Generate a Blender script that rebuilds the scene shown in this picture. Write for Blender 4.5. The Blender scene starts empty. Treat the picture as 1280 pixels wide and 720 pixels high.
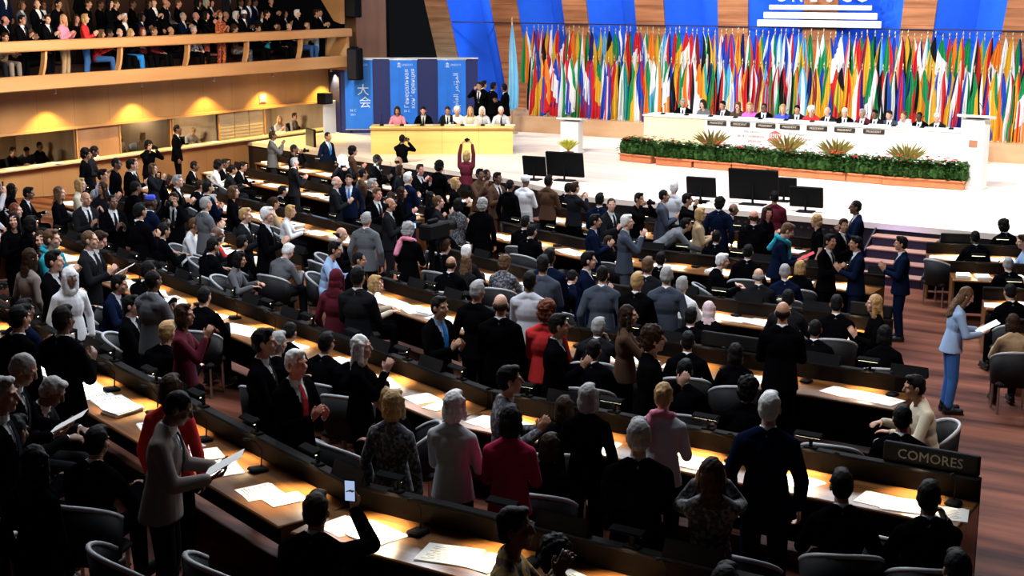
import bpy, bmesh, math, random
import numpy as np
from mathutils import Vector, Matrix, Quaternion
random.seed(7)
SC = bpy.context.scene
COL = SC.collection

# ------------------------------------------------------------------ camera
# room frame: X runs along the stage front, Y from the hall towards the stage, Z up
F_PX, CAM_H, PITCH, YAW = 1735.0, 5.7, math.radians(12.26), math.radians(32.34)
cam_d = bpy.data.cameras.new('camera'); cam = bpy.data.objects.new('camera', cam_d); COL.objects.link(cam)
cam_d.sensor_width = 36.0; cam_d.lens = 36.0 * F_PX / 1280.0; cam_d.clip_end = 300
cam.location = (0, 0, CAM_H); cam.rotation_euler = (math.pi / 2 - PITCH, 0, YAW)
SC.camera = cam

def ray(px, py):
    x, y = (px - 640) / F_PX, (360 - py) / F_PX
    d = (x, math.cos(PITCH) + y * math.sin(PITCH), -math.sin(PITCH) + y * math.cos(PITCH))
    c, s = math.cos(YAW), math.sin(YAW)
    return (d[0] * c - d[1] * s, d[0] * s + d[1] * c, d[2])

def at(px, py, z):
    """room point of height z that the photo shows at this pixel"""
    d = ray(px, py); t = (z - CAM_H) / d[2]
    return d[0] * t, d[1] * t

def at_y(px, py, y):
    d = ray(px, py); t = y / d[1]
    return d[0] * t, CAM_H + d[2] * t

def at_x(px, py, x):
    d = ray(px, py); t = x / d[0]
    return d[1] * t, CAM_H + d[2] * t

# the hall floor rises gently away from the stage, row by row
SL = .345
_ZF = [(3.0, 1.38), (7.6, 1.0), (11.1, .70), (14.9, .42), (18.4, .20), (22.1, .05), (24.2, 0.), (99, 0.)]
def row_coord(u, v):
    c = min(v, (v + SL * (3.6 + u)) / .866)
    ur = -2.58 - (v - 11.1) * .39
    if u > ur + .3: c = min(c, v - SL * .8 * (u - ur - .3))
    return c
def floor_z(u, v):
    c = row_coord(u, v)
    if c <= _ZF[0][0]: return _ZF[0][1]
    for (a, b), (d, e) in zip(_ZF, _ZF[1:]):
        if c <= d: return b + (e - b) * (c - a) / (d - a)
    return 0.
def at_floor(px, py, h):
    """room point that stands h above the raked floor where the photo shows it"""
    z = h + .2
    for _ in range(12):
        u, v = at(px, py, z); z = .5 * z + .5 * (h + floor_z(u, v))
    return u, v

# ------------------------------------------------------------------ materials
MATS = {}
def new_mat(name):
    m = bpy.data.materials.new(name); m.use_nodes = True
    nt = m.node_tree
    return m, nt, nt.nodes['Principled BSDF']

def plain(name, col, rough=.6, metal=0., emit=0., var=.0, scale=8., spec=.3, bump=0.):
    if name in MATS: return MATS[name]
    m, nt, b = new_mat(name)
    b.inputs['Roughness'].default_value = rough; b.inputs['Metallic'].default_value = metal
    b.inputs['Specular IOR Level'].default_value = spec
    c4 = (*col, 1)
    b.inputs['Base Color'].default_value = c4
    if var or bump:
        tc = nt.nodes.new('ShaderNodeTexCoord'); nz = nt.nodes.new('ShaderNodeTexNoise')
        nz.inputs['Scale'].default_value = scale; nz.inputs['Detail'].default_value = 4
        nt.links.new(tc.outputs['Object'], nz.inputs['Vector'])
        if var:
            mx = nt.nodes.new('ShaderNodeMix'); mx.data_type = 'RGBA'
            mx.inputs['A'].default_value = (*[c * (1 - var) for c in col], 1)
            mx.inputs['B'].default_value = (*[min(1, c * (1 + var)) for c in col], 1)
            nt.links.new(nz.outputs['Fac'], mx.inputs['Factor']); nt.links.new(mx.outputs['Result'], b.inputs['Base Color'])
        if bump:
            bp = nt.nodes.new('ShaderNodeBump'); bp.inputs['Strength'].default_value = bump; bp.inputs['Distance'].default_value = .02
            nt.links.new(nz.outputs['Fac'], bp.inputs['Height']); nt.links.new(bp.outputs['Normal'], b.inputs['Normal'])
    if emit:
        b.inputs['Emission Color'].default_value = c4; b.inputs['Emission Strength'].default_value = emit
    MATS[name] = m; return m

def ramp_node(nt, stops, interp='LINEAR'):
    r = nt.nodes.new('ShaderNodeValToRGB'); r.color_ramp.interpolation = interp
    e = r.color_ramp.elements
    while len(e) < len(stops): e.new(.5)
    for i, (p, c) in enumerate(stops):
        e[i].position = p; e[i].color = (*c, 1)
    return r

def wood(name, c1, c2, rough=.4, axis=(1, .08, 1), scale=3., plank=None, spec=.4, contrast=(.3, .7)):
    """streaky timber: noise stretched along one axis, with plank joints where asked"""
    if name in MATS: return MATS[name]
    m, nt, b = new_mat(name)
    tc = nt.nodes.new('ShaderNodeTexCoord'); mp = nt.nodes.new('ShaderNodeMapping'); nz = nt.nodes.new('ShaderNodeTexNoise')
    mp.inputs['Scale'].default_value = axis; nz.inputs['Scale'].default_value = scale; nz.inputs['Detail'].default_value = 6
    nt.links.new(tc.outputs['Object'], mp.inputs['Vector']); nt.links.new(mp.outputs['Vector'], nz.inputs['Vector'])
    r = ramp_node(nt, [(contrast[0], c1), (contrast[1], c2)])
    nt.links.new(nz.outputs['Fac'], r.inputs['Fac'])
    out = r.outputs['Color']
    if plank:
        wv = nt.nodes.new('ShaderNodeTexWave'); wv.bands_direction = plank[0]; wv.wave_profile = 'SAW'
        wv.inputs['Scale'].default_value = plank[1]
        nt.links.new(tc.outputs['Object'], wv.inputs['Vector'])
        r2 = ramp_node(nt, [(0, (.35,) * 3), (plank[2] if len(plank) > 2 else .08, (1, 1, 1))])
        nt.links.new(wv.outputs['Color'], r2.inputs['Fac'])
        mx = nt.nodes.new('ShaderNodeMix'); mx.data_type = 'RGBA'; mx.blend_type = 'MULTIPLY'; mx.inputs['Factor'].default_value = 1
        nt.links.new(out, mx.inputs['A']); nt.links.new(r2.outputs['Color'], mx.inputs['B']); out = mx.outputs['Result']
    nt.links.new(out, b.inputs['Base Color'])
    b.inputs['Roughness'].default_value = rough; b.inputs['Specular IOR Level'].default_value = spec
    MATS[name] = m; return m

def glass(name='pane_glass', col=(.9, .95, .93)):
    if name in MATS: return MATS[name]
    m, nt, b = new_mat(name)
    b.inputs['Base Color'].default_value = (*col, 1); b.inputs['Roughness'].default_value = .02
    b.inputs['Transmission Weight'].default_value = 1; b.inputs['IOR'].default_value = 1.1
    MATS[name] = m; return m

# ------------------------------------------------------------------ mesh collector
class MB:
    def __init__(s): s.v = []; s.f = []
    def add(s, vs, fs):
        o = len(s.v); s.v.extend([tuple(v) for v in vs]); s.f.extend([tuple(i + o for i in f) for f in fs]); return s
    def box(s, c, d, rz=0., rx=0., bev=0.):
        """box of centre c, full size d, with chamfered vertical-and-horizontal edges when bev > 0"""
        x, y, z = [k / 2 for k in d]
        R = Matrix.Rotation(rz, 3, 'Z') @ Matrix.Rotation(rx, 3, 'X')
        if bev <= 0:
            vs = [(sx * x, sy * y, sz * z) for sz in (-1, 1) for sy in (-1, 1) for sx in (-1, 1)]
            fs = [(0, 2, 3, 1), (4, 5, 7, 6), (0, 1, 5, 4), (2, 6, 7, 3), (0, 4, 6, 2), (1, 3, 7, 5)]
        else:
            b = min(bev, x * .9, y * .9, z * .9)
            def ring(xx, yy, zz, k):
                return [(xx - k, -yy, zz), (xx, -yy + k, zz), (xx, yy - k, zz), (xx - k, yy, zz), (-xx + k, yy, zz), (-xx, yy - k, zz), (-xx, -yy + k, zz), (-xx + k, -yy, zz)]
            vs = ring(x - b, y - b, -z, b * .5) + ring(x, y, -z + b, b) + ring(x, y, z - b, b) + ring(x - b, y - b, z, b * .5)
            fs = [tuple(range(7, -1, -1)), tuple(range(24, 32))]
            for r in range(3):
                for i in range(8):
                    j = (i + 1) % 8; fs.append((r * 8 + i, r * 8 + j, r * 8 + 8 + j, r * 8 + 8 + i))
        C = Vector(c)
        return s.add([C + R @ Vector(v) for v in vs], fs)
    def tube(s, pts, r, n=8, cap=True):
        """round bar along a polyline; r a number or one radius per point"""
        pts = [Vector(p) for p in pts]; rs = r if isinstance(r, (list, tuple)) else [r] * len(pts)
        vs, fs = [], []
        for i, p in enumerate(pts):
            d = (pts[min(i + 1, len(pts) - 1)] - pts[max(i - 1, 0)]).normalized()
            a = d.orthogonal().normalized() if abs(d.z) > .95 else d.cross(Vector((0, 0, 1))).normalized()
            if abs(d.z) > .95: a = (Vector((1, 0, 0)) - d * d.x).normalized()
            b = d.cross(a)
            for k in range(n):
                t = 2 * math.pi * k / n; vs.append(p + (a * math.cos(t) + b * math.sin(t)) * rs[i])
        for i in range(len(pts) - 1):
            for k in range(n):
                j = (k + 1) % n; fs.append((i * n + k, i * n + j, i * n + n + j, i * n + n + k))
        if cap:
            fs.append(tuple(range(n - 1, -1, -1))); q = (len(pts) - 1) * n; fs.append(tuple(range(q, q + n)))
        return s.add(vs, fs)
    def lathe(s, prof, n=16, c=(0, 0, 0)):
        vs, fs = [], []
        for r, z in prof:
            for k in range(n):
                t = 2 * math.pi * k / n; vs.append((c[0] + r * math.cos(t), c[1] + r * math.sin(t), c[2] + z))
        for i in range(len(prof) - 1):
            for k in range(n):
                j = (k + 1) % n; fs.append((i * n + k, i * n + j, i * n + n + j, i * n + n + k))
        fs.append(tuple(range(n - 1, -1, -1))); q = (len(prof) - 1) * n; fs.append(tuple(range(q, q + n)))
        return s.add(vs, fs)
    def prism(s, poly, z0, z1):
        """vertical extrusion of a counter-clockwise (x, y) outline"""
        n = len(poly)
        vs = [(x, y, z0) for x, y in poly] + [(x, y, z1) for x, y in poly]
        fs = [tuple(range(n - 1, -1, -1)), tuple(range(n, 2 * n))] + [(i, (i + 1) % n, n + (i + 1) % n, n + i) for i in range(n)]
        return s.add(vs, fs)
    def mesh(s, name, mats=(), smooth=False):
        me = bpy.data.meshes.new(name); me.from_pydata(s.v, [], s.f); me.update()
        for m in (mats if isinstance(mats, (list, tuple)) else [mats]): me.materials.append(m)
        if smooth:
            me.polygons.foreach_set('use_smooth', [True] * len(me.polygons))
        return me
    def obj(s, name, mat, parent=None, loc=None, rz=0., smooth=False):
        o = bpy.data.objects.new(name, s.mesh(name, mat, smooth)); COL.objects.link(o)
        if parent is not None: o.parent = parent
        if loc is not None: o.location = loc
        if rz: o.rotation_euler.z = rz
        return o

def link(name, me, parent=None, loc=None, rz=0., mat=None):
    o = bpy.data.objects.new(name, me); COL.objects.link(o)
    if parent is not None: o.parent = parent
    if loc is not None: o.location = loc
    if rz: o.rotation_euler.z = rz
    if mat is not None: setmat(o, mat)
    return o

VARIANT = {}
def setmat(o, *mats):
    """give the object the variant of its mesh that wears these materials (variants are shared)"""
    k = (o.data.name, tuple(m.name for m in mats))
    if k not in VARIANT:
        me = o.data.copy(); me.name = o.data.name.split('.')[0]
        me.materials.clear()
        for m in mats: me.materials.append(m)
        VARIANT[k] = me
    o.data = VARIANT[k]

def empty(name, loc, rz=0.):
    o = bpy.data.objects.new(name, None); COL.objects.link(o); o.location = loc; o.rotation_euler.z = rz
    o.empty_display_size = .1
    return o

LABELS = {}
def tag(o, label, cat, group=None, kind=None):
    words = label.split()
    o['label'] = label; o['category'] = cat
    if group: o['group'] = group
    if kind: o['kind'] = kind
    LABELS.setdefault(label, []).append(o.name)
    return o

def struct(o, label=None, cat=None):
    o['kind'] = 'structure'
    if label: o['label'] = label; o['category'] = cat or 'wall'
    return o

def copy_tree(o, parent=None):
    c = o.copy(); COL.objects.link(c); c.parent = parent
    for ch in list(o.children): copy_tree(ch, c)
    return c

def text_mesh(body, size, name='lettering', extrude=.004, align='CENTER'):
    cu = bpy.data.curves.new(name, 'FONT'); cu.body = body; cu.size = size; cu.extrude = extrude
    cu.align_x = align; cu.align_y = 'CENTER'
    cu.resolution_u = 2
    o = bpy.data.objects.new(name, cu); COL.objects.link(o)
    dg = bpy.context.evaluated_depsgraph_get()
    me = bpy.data.meshes.new_from_object(o.evaluated_get(dg)); me.name = name
    bpy.data.objects.remove(o); bpy.data.curves.remove(cu)
    if not me.materials: me.materials.append(None)
    return me
# ------------------------------------------------------------------ people
def capsule(mb, a, b, ra, rb, n=10, flat=1., nrm=None):
    """tapered round-ended limb; flat squeezes the section along nrm"""
    a, b = Vector(a), Vector(b); d = b - a
    L = d.length
    if L < 1e-6: d = Vector((0, 0, 1))
    d.normalize()
    if nrm is None: x = d.orthogonal().normalized()
    else:
        x = Vector(nrm); x = (x - d * x.dot(d))
        x = x.normalized() if x.length > 1e-4 else d.orthogonal().normalized()
    y = d.cross(x)
    rings = []
    for t in (-1., -.8, -.4): rings.append((a + d * (ra * t), ra * math.sqrt(max(0, 1 - t * t)) + 1e-4))
    rings.append((a, ra)); rings.append((b, rb))
    for t in (.4, .8, 1.): rings.append((b + d * (rb * t), rb * math.sqrt(max(0, 1 - t * t)) + 1e-4))
    vs, fs = [], []
    for c, r in rings:
        for k in range(n):
            t = 2 * math.pi * k / n; vs.append(c + x * (r * math.cos(t) * flat) + y * (r * math.sin(t)))
    for i in range(len(rings) - 1):
        for k in range(n):
            j = (k + 1) % n; fs.append((i * n + k, i * n + j, i * n + n + j, i * n + n + k))
    fs.append(tuple(range(n - 1, -1, -1))); q = (len(rings) - 1) * n; fs.append(tuple(range(q, q + n)))
    mb.add(vs, fs)

def ellip(mb, c, r, R=None, n=14, m=9):
    c = Vector(c); vs, fs = [], []
    for i in range(m + 1):
        ph = -math.pi / 2 + math.pi * i / m
        for k in range(n):
            t = 2 * math.pi * k / n
            v = Vector((r[0] * max(math.cos(ph), 1e-3) * math.cos(t), r[1] * max(math.cos(ph), 1e-3) * math.sin(t), r[2] * math.sin(ph)))
            vs.append(c + (R @ v if R is not None else v))
    for i in range(m):
        for k in range(n):
            j = (k + 1) % n; fs.append((i * n + k, i * n + j, i * n + n + j, i * n + n + k))
    fs.append(tuple(range(n - 1, -1, -1))); q = m * n; fs.append(tuple(range(q, q + n)))
    mb.add(vs, fs)

def fuse(mb, name, voxel, smooth=2, nmats=1, disp=0., decim=0.):
    """overlapping solids -> one continuous surface"""
    me = mb.mesh(name)
    o = bpy.data.objects.new(name, me); COL.objects.link(o)
    r = o.modifiers.new('r', 'REMESH'); r.mode = 'VOXEL'; r.voxel_size = voxel; r.use_smooth_shade = True
    if smooth:
        s = o.modifiers.new('s', 'SMOOTH'); s.iterations = smooth; s.factor = .5
    if disp:
        tx = bpy.data.textures.new(name, 'CLOUDS'); tx.noise_scale = .035
        d = o.modifiers.new('d', 'DISPLACE'); d.texture = tx; d.strength = disp; d.mid_level = .5
    if decim:
        dd = o.modifiers.new('dc', 'DECIMATE'); dd.ratio = decim
    dg = bpy.context.evaluated_depsgraph_get()
    out = bpy.data.meshes.new_from_object(o.evaluated_get(dg)); out.name = name
    bpy.data.objects.remove(o); bpy.data.meshes.remove(me)
    out.materials.clear()
    for _ in range(nmats): out.materials.append(None)
    out.polygons.foreach_set('use_smooth', [True] * len(out.polygons)); out.update()
    return out

def hand(mb, w, d, nrm, thumb, curl=.25, spread=.1, k=1.):
    """palm, four unequal bent fingers and a side thumb; w wrist, d pointing, nrm palm normal, thumb: +1/-1 side along d x nrm"""
    w, d = Vector(w), Vector(d).normalized(); nrm = Vector(nrm); nrm = (nrm - d * nrm.dot(d)).normalized()
    s = d.cross(nrm) * thumb                     # towards the thumb
    capsule(mb, w + d * .02 * k, w + d * .075 * k, .034 * k, .04 * k, flat=.42, nrm=nrm)
    for i, (off, ln) in enumerate(((.029, .072), (.0095, .08), (-.0105, .074), (-.03, .058))):
        base = w + d * .085 * k + s * off * k
        fd = (d + s * (off * spread * 30)).normalized()
        p, a = base, 0.
        for j, (q, rr) in enumerate(((.44, .0092), (.31, .0085), (.25, .0076))):
            a += curl * (1. + .35 * j)
            dd = fd * math.cos(a) + nrm * math.sin(a)
            e = p + dd * ln * q * k
            capsule(mb, p, e, rr * k, rr * .93 * k, n=7); p = e
    tb = w + d * .03 * k + s * .028 * k
    td = (d * .7 + s * .65 + nrm * .25).normalized(); m = tb + td * .042 * k
    te = m + (d * .9 + s * .25 + nrm * (.2 + curl * .4)).normalized() * .034 * k
    capsule(mb, tb, m, .0125 * k, .0105 * k, n=7); capsule(mb, m, te, .0102 * k, .0085 * k, n=7)

def ik(s, w, l1, l2, hint):
    s, w = Vector(s), Vector(w); d = w - s; L = min(d.length, (l1 + l2) * .995)
    d.normalize(); w = s + d * L
    a = (l1 * l1 - l2 * l2 + L * L) / (2 * L); h = math.sqrt(max(0, l1 * l1 - a * a))
    hn = Vector(hint); hn = (hn - d * hn.dot(d)).normalized()
    return s + d * a + hn * h, w

# wrist, pointing, palm normal, curl per arm (r then l); x is mirrored for the left unless given
POSES = {
 'clap':   dict(r=((.075, .27, 1.20), (-.22, .55, .75), (-1, .1, -.1), .18), l=((-.065, .28, 1.18), (.18, .5, .8), (1, .1, .1), .15), pitch=-.06, yaw=0),
 'claphi': dict(r=((.10, .27, 1.40), (-.2, .4, .85), (-1, .2, 0), .2), l=((-.045, .28, 1.38), (.2, .4, .85), (1, .2, 0), .15), pitch=-.1, yaw=.2),
 'claplook': dict(r=((.085, .26, 1.22), (-.3, .5, .7), (-1, .1, -.1), .25), l=((-.055, .28, 1.19), (.15, .5, .8), (1, .1, .1), .15), pitch=-.05, yaw=.7),
 'down':   dict(r=((.25, .05, .87), (-.02, .15, -1), (-1, 0, 0), .4), l=((-.25, .05, .87), (.02, .15, -1), (1, 0, 0), .4), pitch=0, yaw=0),
 'phone':  dict(r=((.13, .31, 1.62), (-.12, .1, 1), (-.3, -1, 0), .45), l=((-.22, .14, .98), (.1, .6, -.5), (1, 0, 0), .4), pitch=-.1, yaw=0),
 'photo':  dict(r=((.115, .17, 1.53), (-.45, .55, .5), (-.8, -.3, .3), .5), l=((-.115, .19, 1.52), (.45, .55, .5), (.8, -.3, .3), .5), pitch=-.02, yaw=0),
 'over':   dict(r=((.14, .14, 1.93), (-.55, .2, .65), (-.6, -.2, -.5), .5), l=((-.14, .14, 1.93), (.55, .2, .65), (.6, -.2, -.5), .5), pitch=-.15, yaw=0),
 'bend':   dict(r=((.2, .78, .92), (-.2, .6, -.6), (-.3, -.3, -1), .4), l=((-.2, .74, .92), (.2, .6, -.6), (.3, -.3, -1), .4), lean=.95, pitch=-.35, yaw=0),
 'read':   dict(r=((.13, .36, 1.13), (-.3, .75, .2), (-.5, -.1, 1), .3), l=((-.13, .36, 1.13), (.3, .75, .2), (.5, -.1, 1), .3), lean=.12, pitch=.38, yaw=0),
 'desk':   dict(sit=1, r=((.17, .42, .80), (-.5, .85, -.05), (0, 0, -1), .2), l=((-.17, .42, .80), (.5, .85, -.05), (0, 0, -1), .2), lean=.2, pitch=0, yaw=0),
 'write':  dict(sit=1, r=((.12, .42, .81), (-.4, .9, -.1), (-.5, 0, -1), .5), l=((-.18, .40, .80), (.6, .8, -.05), (0, 0, -1), .2), lean=.32, pitch=.4, yaw=0),
 'sclap':  dict(sit=1, r=((.075, .26, .88), (-.22, .55, .75), (-1, .1, -.1), .18), l=((-.065, .27, .86), (.18, .5, .8), (1, .1, .1), .15), lean=.03, pitch=-.1, yaw=.15),
 'sphone': dict(sit=1, r=((.17, .34, 1.16), (-.12, .15, 1), (-.3, -1, 0), .45), l=((-.17, .40, .80), (.5, .85, -.05), (0, 0, -1), .2), lean=.12, pitch=-.1, yaw=0),
 'cheek':  dict(sit=1, r=((.13, .20, 1.03), (-.35, -.1, .9), (-.8, -.4, .2), .5), l=((-.17, .42, .80), (.5, .85, -.05), (0, 0, -1), .2), lean=.22, pitch=.05, yaw=.25),
 'lap':    dict(sit=1, r=((.11, .24, .62), (-.5, .7, -.1), (0, 0, -1), .25), l=((-.11, .24, .62), (.5, .7, -.1), (0, 0, -1), .25), lean=-.04, pitch=0, yaw=0),
}
HEADZ = {}
class Rig:
    def __init__(s, pose):
        p = POSES[pose]; s.p = p; s.sit = p.get('sit', 0); s.lean = p.get('lean', 0.)
        s.off = -.41 if s.sit else 0.
        s.piv = Vector((0, 0, .95 + s.off))
        c, sn = math.cos(s.lean), math.sin(s.lean)
        s.M = Matrix(((1, 0, 0), (0, c, sn), (0, -sn, c)))   # tips the trunk forward
        s.Mi = s.M.inverted()
        s.sh = [s.up((sx * .178, -.012, 1.385)) for sx in (1, -1)]
        s.arm = []
        for (w, d, nrm, curl), S, sx in ((p['r'], s.sh[0], 1), (p['l'], s.sh[1], -1)):
            el, w2 = ik(S, w, .285, .262, (sx * .55, -.35, -1.))
            s.arm.append((S, el, w2, d, nrm, curl, sx))
        hp = s.up((0, .0, 1.455))
        hl = s.lean * .35 + p['pitch']
        s.RH = Matrix.Rotation(-p['yaw'], 3, 'Z') @ Matrix.Rotation(-hl, 3, 'X')
        nk = s.up((0, .022, 1.545))
        s.neck = (hp, nk)
        s.hc = nk + s.RH @ Vector((0, .02, .085))
        s.HM = Matrix.Translation(s.hc) @ s.RH.to_4x4()
        if s.sit:
            s.legs = [((sx * .095, .03, .535), (sx * .125, .44, .53), (sx * .13, .45, .10), sx) for sx in (1, -1)]
        else:
            s.legs = [((sx * .092, 0, .90), (sx * .105, .025, .50), (sx * .115, -.02, .09), sx) for sx in (1, -1)]
    def up(s, v):
        v = Vector(v); v.z += s.off
        return s.piv + s.M @ (v - s.piv)
    def local(s, v):
        q = s.piv + s.Mi @ (Vector(v) - s.piv); q.z -= s.off; return q
RIGS = {}
def rig(pose):
    if pose not in RIGS:
        RIGS[pose] = Rig(pose); HEADZ[pose] = RIGS[pose].hc.z
    return RIGS[pose]

def trunk(mb, g, e):
    """torso solids grown by e; returned in the pose's lean"""
    R = g.M
    ellip(mb, g.up((0, -.005, .965)), (.162 + e, .112 + e, .13 + e), R)
    ellip(mb, g.up((0, -.002, 1.10)), (.14 + e, .10 + e, .15 + e), R)
    ellip(mb, g.up((0, .0, 1.27)), (.163 + e, .112 + e, .185 + e), R)
    capsule(mb, g.up((.13, -.012, 1.365)), g.up((-.13, -.012, 1.365)), .07 + e, .07 + e)
    for sx in (1, -1):
        capsule(mb, g.up((sx * .165, -.012, 1.385)), g.up((sx * .03, -.02, 1.465)), .046 + e, .05 + e * .6)

def loft(mb, rings, n=20):
    """closed tube through elliptical level rings (centre, rx, ry)"""
    vs, fs = [], []
    for c, rx, ry in rings:
        for k in range(n):
            t = 2 * math.pi * k / n; vs.append((c[0] + rx * math.cos(t), c[1] + ry * math.sin(t), c[2]))
    for i in range(len(rings) - 1):
        for k in range(n):
            j = (k + 1) % n; fs.append((i * n + k, i * n + j, i * n + n + j, i * n + n + k))
    fs.append(tuple(range(n - 1, -1, -1))); q = (len(rings) - 1) * n; fs.append(tuple(range(q, q + n)))
    mb.add(vs, fs)

_CACHE = {}
def body_mesh(pose):
    k = ('body', pose)
    if k in _CACHE: return _CACHE[k]
    g = rig(pose); mb = MB()
    trunk(mb, g, 0)
    capsule(mb, g.neck[0], g.neck[1], .056, .053)
    H = lambda x, y, z: g.HM @ Vector((x, y, z))
    ellip(mb, H(0, -.008, .03), (.074, .094, .092), g.RH)
    ellip(mb, H(0, .022, -.035), (.06, .068, .082), g.RH)
    ellip(mb, H(0, .052, -.088), (.03, .03, .026), g.RH)                 # chin
    for sx in (1, -1):
        ellip(mb, H(sx * .036, .062, -.025), (.026, .024, .026), g.RH)   # cheek
        ellip(mb, H(sx * .03, .078, .03), (.027, .012, .01), g.RH)       # brow
        ellip(mb, H(sx * .078, -.008, -.005), (.011, .02, .032), g.RH)   # ear
    capsule(mb, H(0, .088, .022), H(0, .107, -.022), .009, .0145)        # nose
    ellip(mb, H(0, .083, -.055), (.024, .012, .010), g.RH)               # mouth
    for S, el, w, d, nrm, curl, sx in g.arm:
        capsule(mb, S, el, .052, .042); capsule(mb, el, w, .042, .027)
        hand(mb, w, d, nrm, sx if True else 1, curl)
    for hp, kn, an, sx in g.legs:
        capsule(mb, hp, kn, .088, .06); capsule(mb, kn, an, .058, .038)
        a = Vector(an); capsule(mb, a + Vector((0, -.02, -.045)), a + Vector((0, .15, -.052)), .038, .03)
    me = fuse(mb, 'person', .0075, smooth=2, nmats=3, decim=.42)
    # brows / eyes and lips as their own colours on the one skin
    inv = g.HM.inverted(); n = len(me.vertices)
    co = np.empty(n * 3); me.vertices.foreach_get('co', co); co = co.reshape(-1, 3)
    A = np.array(inv); lc = co @ A[:3, :3].T + A[:3, 3]
    tri = [tuple(p.vertices) for p in me.polygons]
    idx = np.zeros(len(tri), dtype=np.int32)
    near = np.abs(lc).max(axis=1) < .13
    for i, vs in enumerate(tri):
        if near[vs[0]]:
            c = lc[list(vs)].mean(axis=0)
            if c[1] > .05 and .014 < abs(c[0]) < .05 and (.002 < c[2] < .018 or .03 < c[2] < .043): idx[i] = 1
            elif c[1] > .06 and abs(c[0]) < .026 and -.066 < c[2] < -.047: idx[i] = 2
    me.polygons.foreach_set('material_index', idx)
    me.materials.clear()
    for _ in range(3): me.materials.append(None)
    me.polygons.foreach_set('material_index', idx); me.update()
    _CACHE[k] = me; return me

def cut(me, test):
    bm = bmesh.new(); bm.from_mesh(me)
    dead = [f for f in bm.faces if test(f.calc_center_median())]
    bmesh.ops.delete(bm, geom=dead, context='FACES')
    bm.to_mesh(me); bm.free(); me.update()

def coat_mesh(pose, kind):
    """jacket (open front V), top (closed), shortsleeve, robe, shirt"""
    k = (kind, pose)
    if k in _CACHE: return _CACHE[k]
    g = rig(pose); mb = MB()
    e = {'shirt': .008, 'jacket': .022, 'top': .016, 'short': .016, 'robe': .024, 'coat': .028}[kind]
    trunk(mb, g, e)
    for S, el, w, d, nrm, curl, sx in g.arm:
        if kind == 'shirt':
            capsule(mb, S, el, .056, .046); capsule(mb, el, el.lerp(w, .97), .045, .034); continue
        if kind == 'short':
            capsule(mb, S, S.lerp(el, .72), .068, .06); continue
        lo = .004 if kind in ('jacket', 'coat') else 0.
        capsule(mb, S, el, .06 + lo, .055 + lo); capsule(mb, el, el.lerp(w, .9), .055 + lo, .043 + lo)
    if kind == 'shirt':
        capsule(mb, g.neck[0] - Vector((0, 0, .02)), g.neck[0].lerp(g.neck[1], .45), .07, .064)
    if kind in ('jacket', 'coat', 'top', 'short') and not g.sit:
        low = {'jacket': .80, 'coat': .55, 'top': .86, 'short': .84}[kind]
        r0, r1 = (.175, .196) if kind != 'coat' else (.18, .218)
        loft(mb, [(g.up((0, -.002, low + (1.12 - low) * t)), (r1 + (.152 - r1) * t) + e * .45, (.152 + (.108 - .152) * t) + e * .45) for t in (0, .25, .5, .75, 1)])
    if kind == 'robe':
        loft(mb, [((0, .005, .10 + 1.0 * t), .25 - .08 * t, .2 - .07 * t) for t in (0, .25, .5, .75, 1)])
    if kind == 'coat':
        capsule(mb, g.neck[0] - Vector((0, .01, .0)), g.neck[0].lerp(g.neck[1], .25), .085, .08)
    me = fuse(mb, kind, .0125 if kind != 'shirt' else .011, smooth=2)
    nb, nt_ = g.neck; ax = (nt_ - nb).normalized()
    def test(c):
        q = g.local(c)
        if kind == 'robe' and c.z < .10 : return False
        if kind == 'jacket':
            h = (q.z - 1.13) / .29
            if h > 0 and q.y > .02 and abs(q.x) < .012 + .058 * min(h, 1.1) and q.z < 1.5: return True
        v = c - nb; r = (v - ax * v.dot(ax)).length
        return r < (.074 if kind in ('jacket', 'coat') else .066) and v.dot(ax) > -.03 and q.z > 1.42
    if kind not in ('shirt',): cut(me, test)
    else: cut(me, lambda c: (c - nb).dot(ax) > .055)
    _CACHE[k] = me; return me

def legs_mesh(pose, kind):
    k = (kind, pose)
    if k in _CACHE: return _CACHE[k]
    g = rig(pose); mb = MB()
    if kind == 'trousers':
        ellip(mb, g.up((0, -.005, .955)), (.172, .122, .12), g.M)
        for hp, kn, an, sx in g.legs:
            capsule(mb, hp, kn, .1, .075); capsule(mb, kn, Vector(an) + Vector((0, 0, .04)), .074, .062)
    else:
        ellip(mb, g.up((0, -.005, .96)), (.166, .116, .12), g.M)
        if g.sit:
            for hp, kn, an, sx in g.legs: capsule(mb, hp, kn, .115, .1)
            capsule(mb, (0, .05, .55), (0, .42, .545), .11, .1); ellip(mb, (0, .46, .46), (.2, .07, .14))
        else:
            loft(mb, [((0, 0, .44 + .55 * t), (.195 - .035 * t), .16 - .045 * t) for t in (0, .3, .6, .8, 1)])
    me = fuse(mb, kind, .013, smooth=2)
    _CACHE[k] = me; return me

def shoe_mesh():
    if 'shoe' in _CACHE: return _CACHE['shoe']
    mb = MB(); capsule(mb, (0, -.03, -.04), (0, .07, -.04), .053, .052); capsule(mb, (0, .05, -.045), (0, .17, -.05), .052, .048)
    capsule(mb, (0, -.02, 0), (0, -.02, .03), .047, .05); mb.box((0, .07, -.083), (.1, .3, .015), bev=.005)
    me = fuse(mb, 'shoe', .009, smooth=2); _CACHE['shoe'] = me; return me

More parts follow.
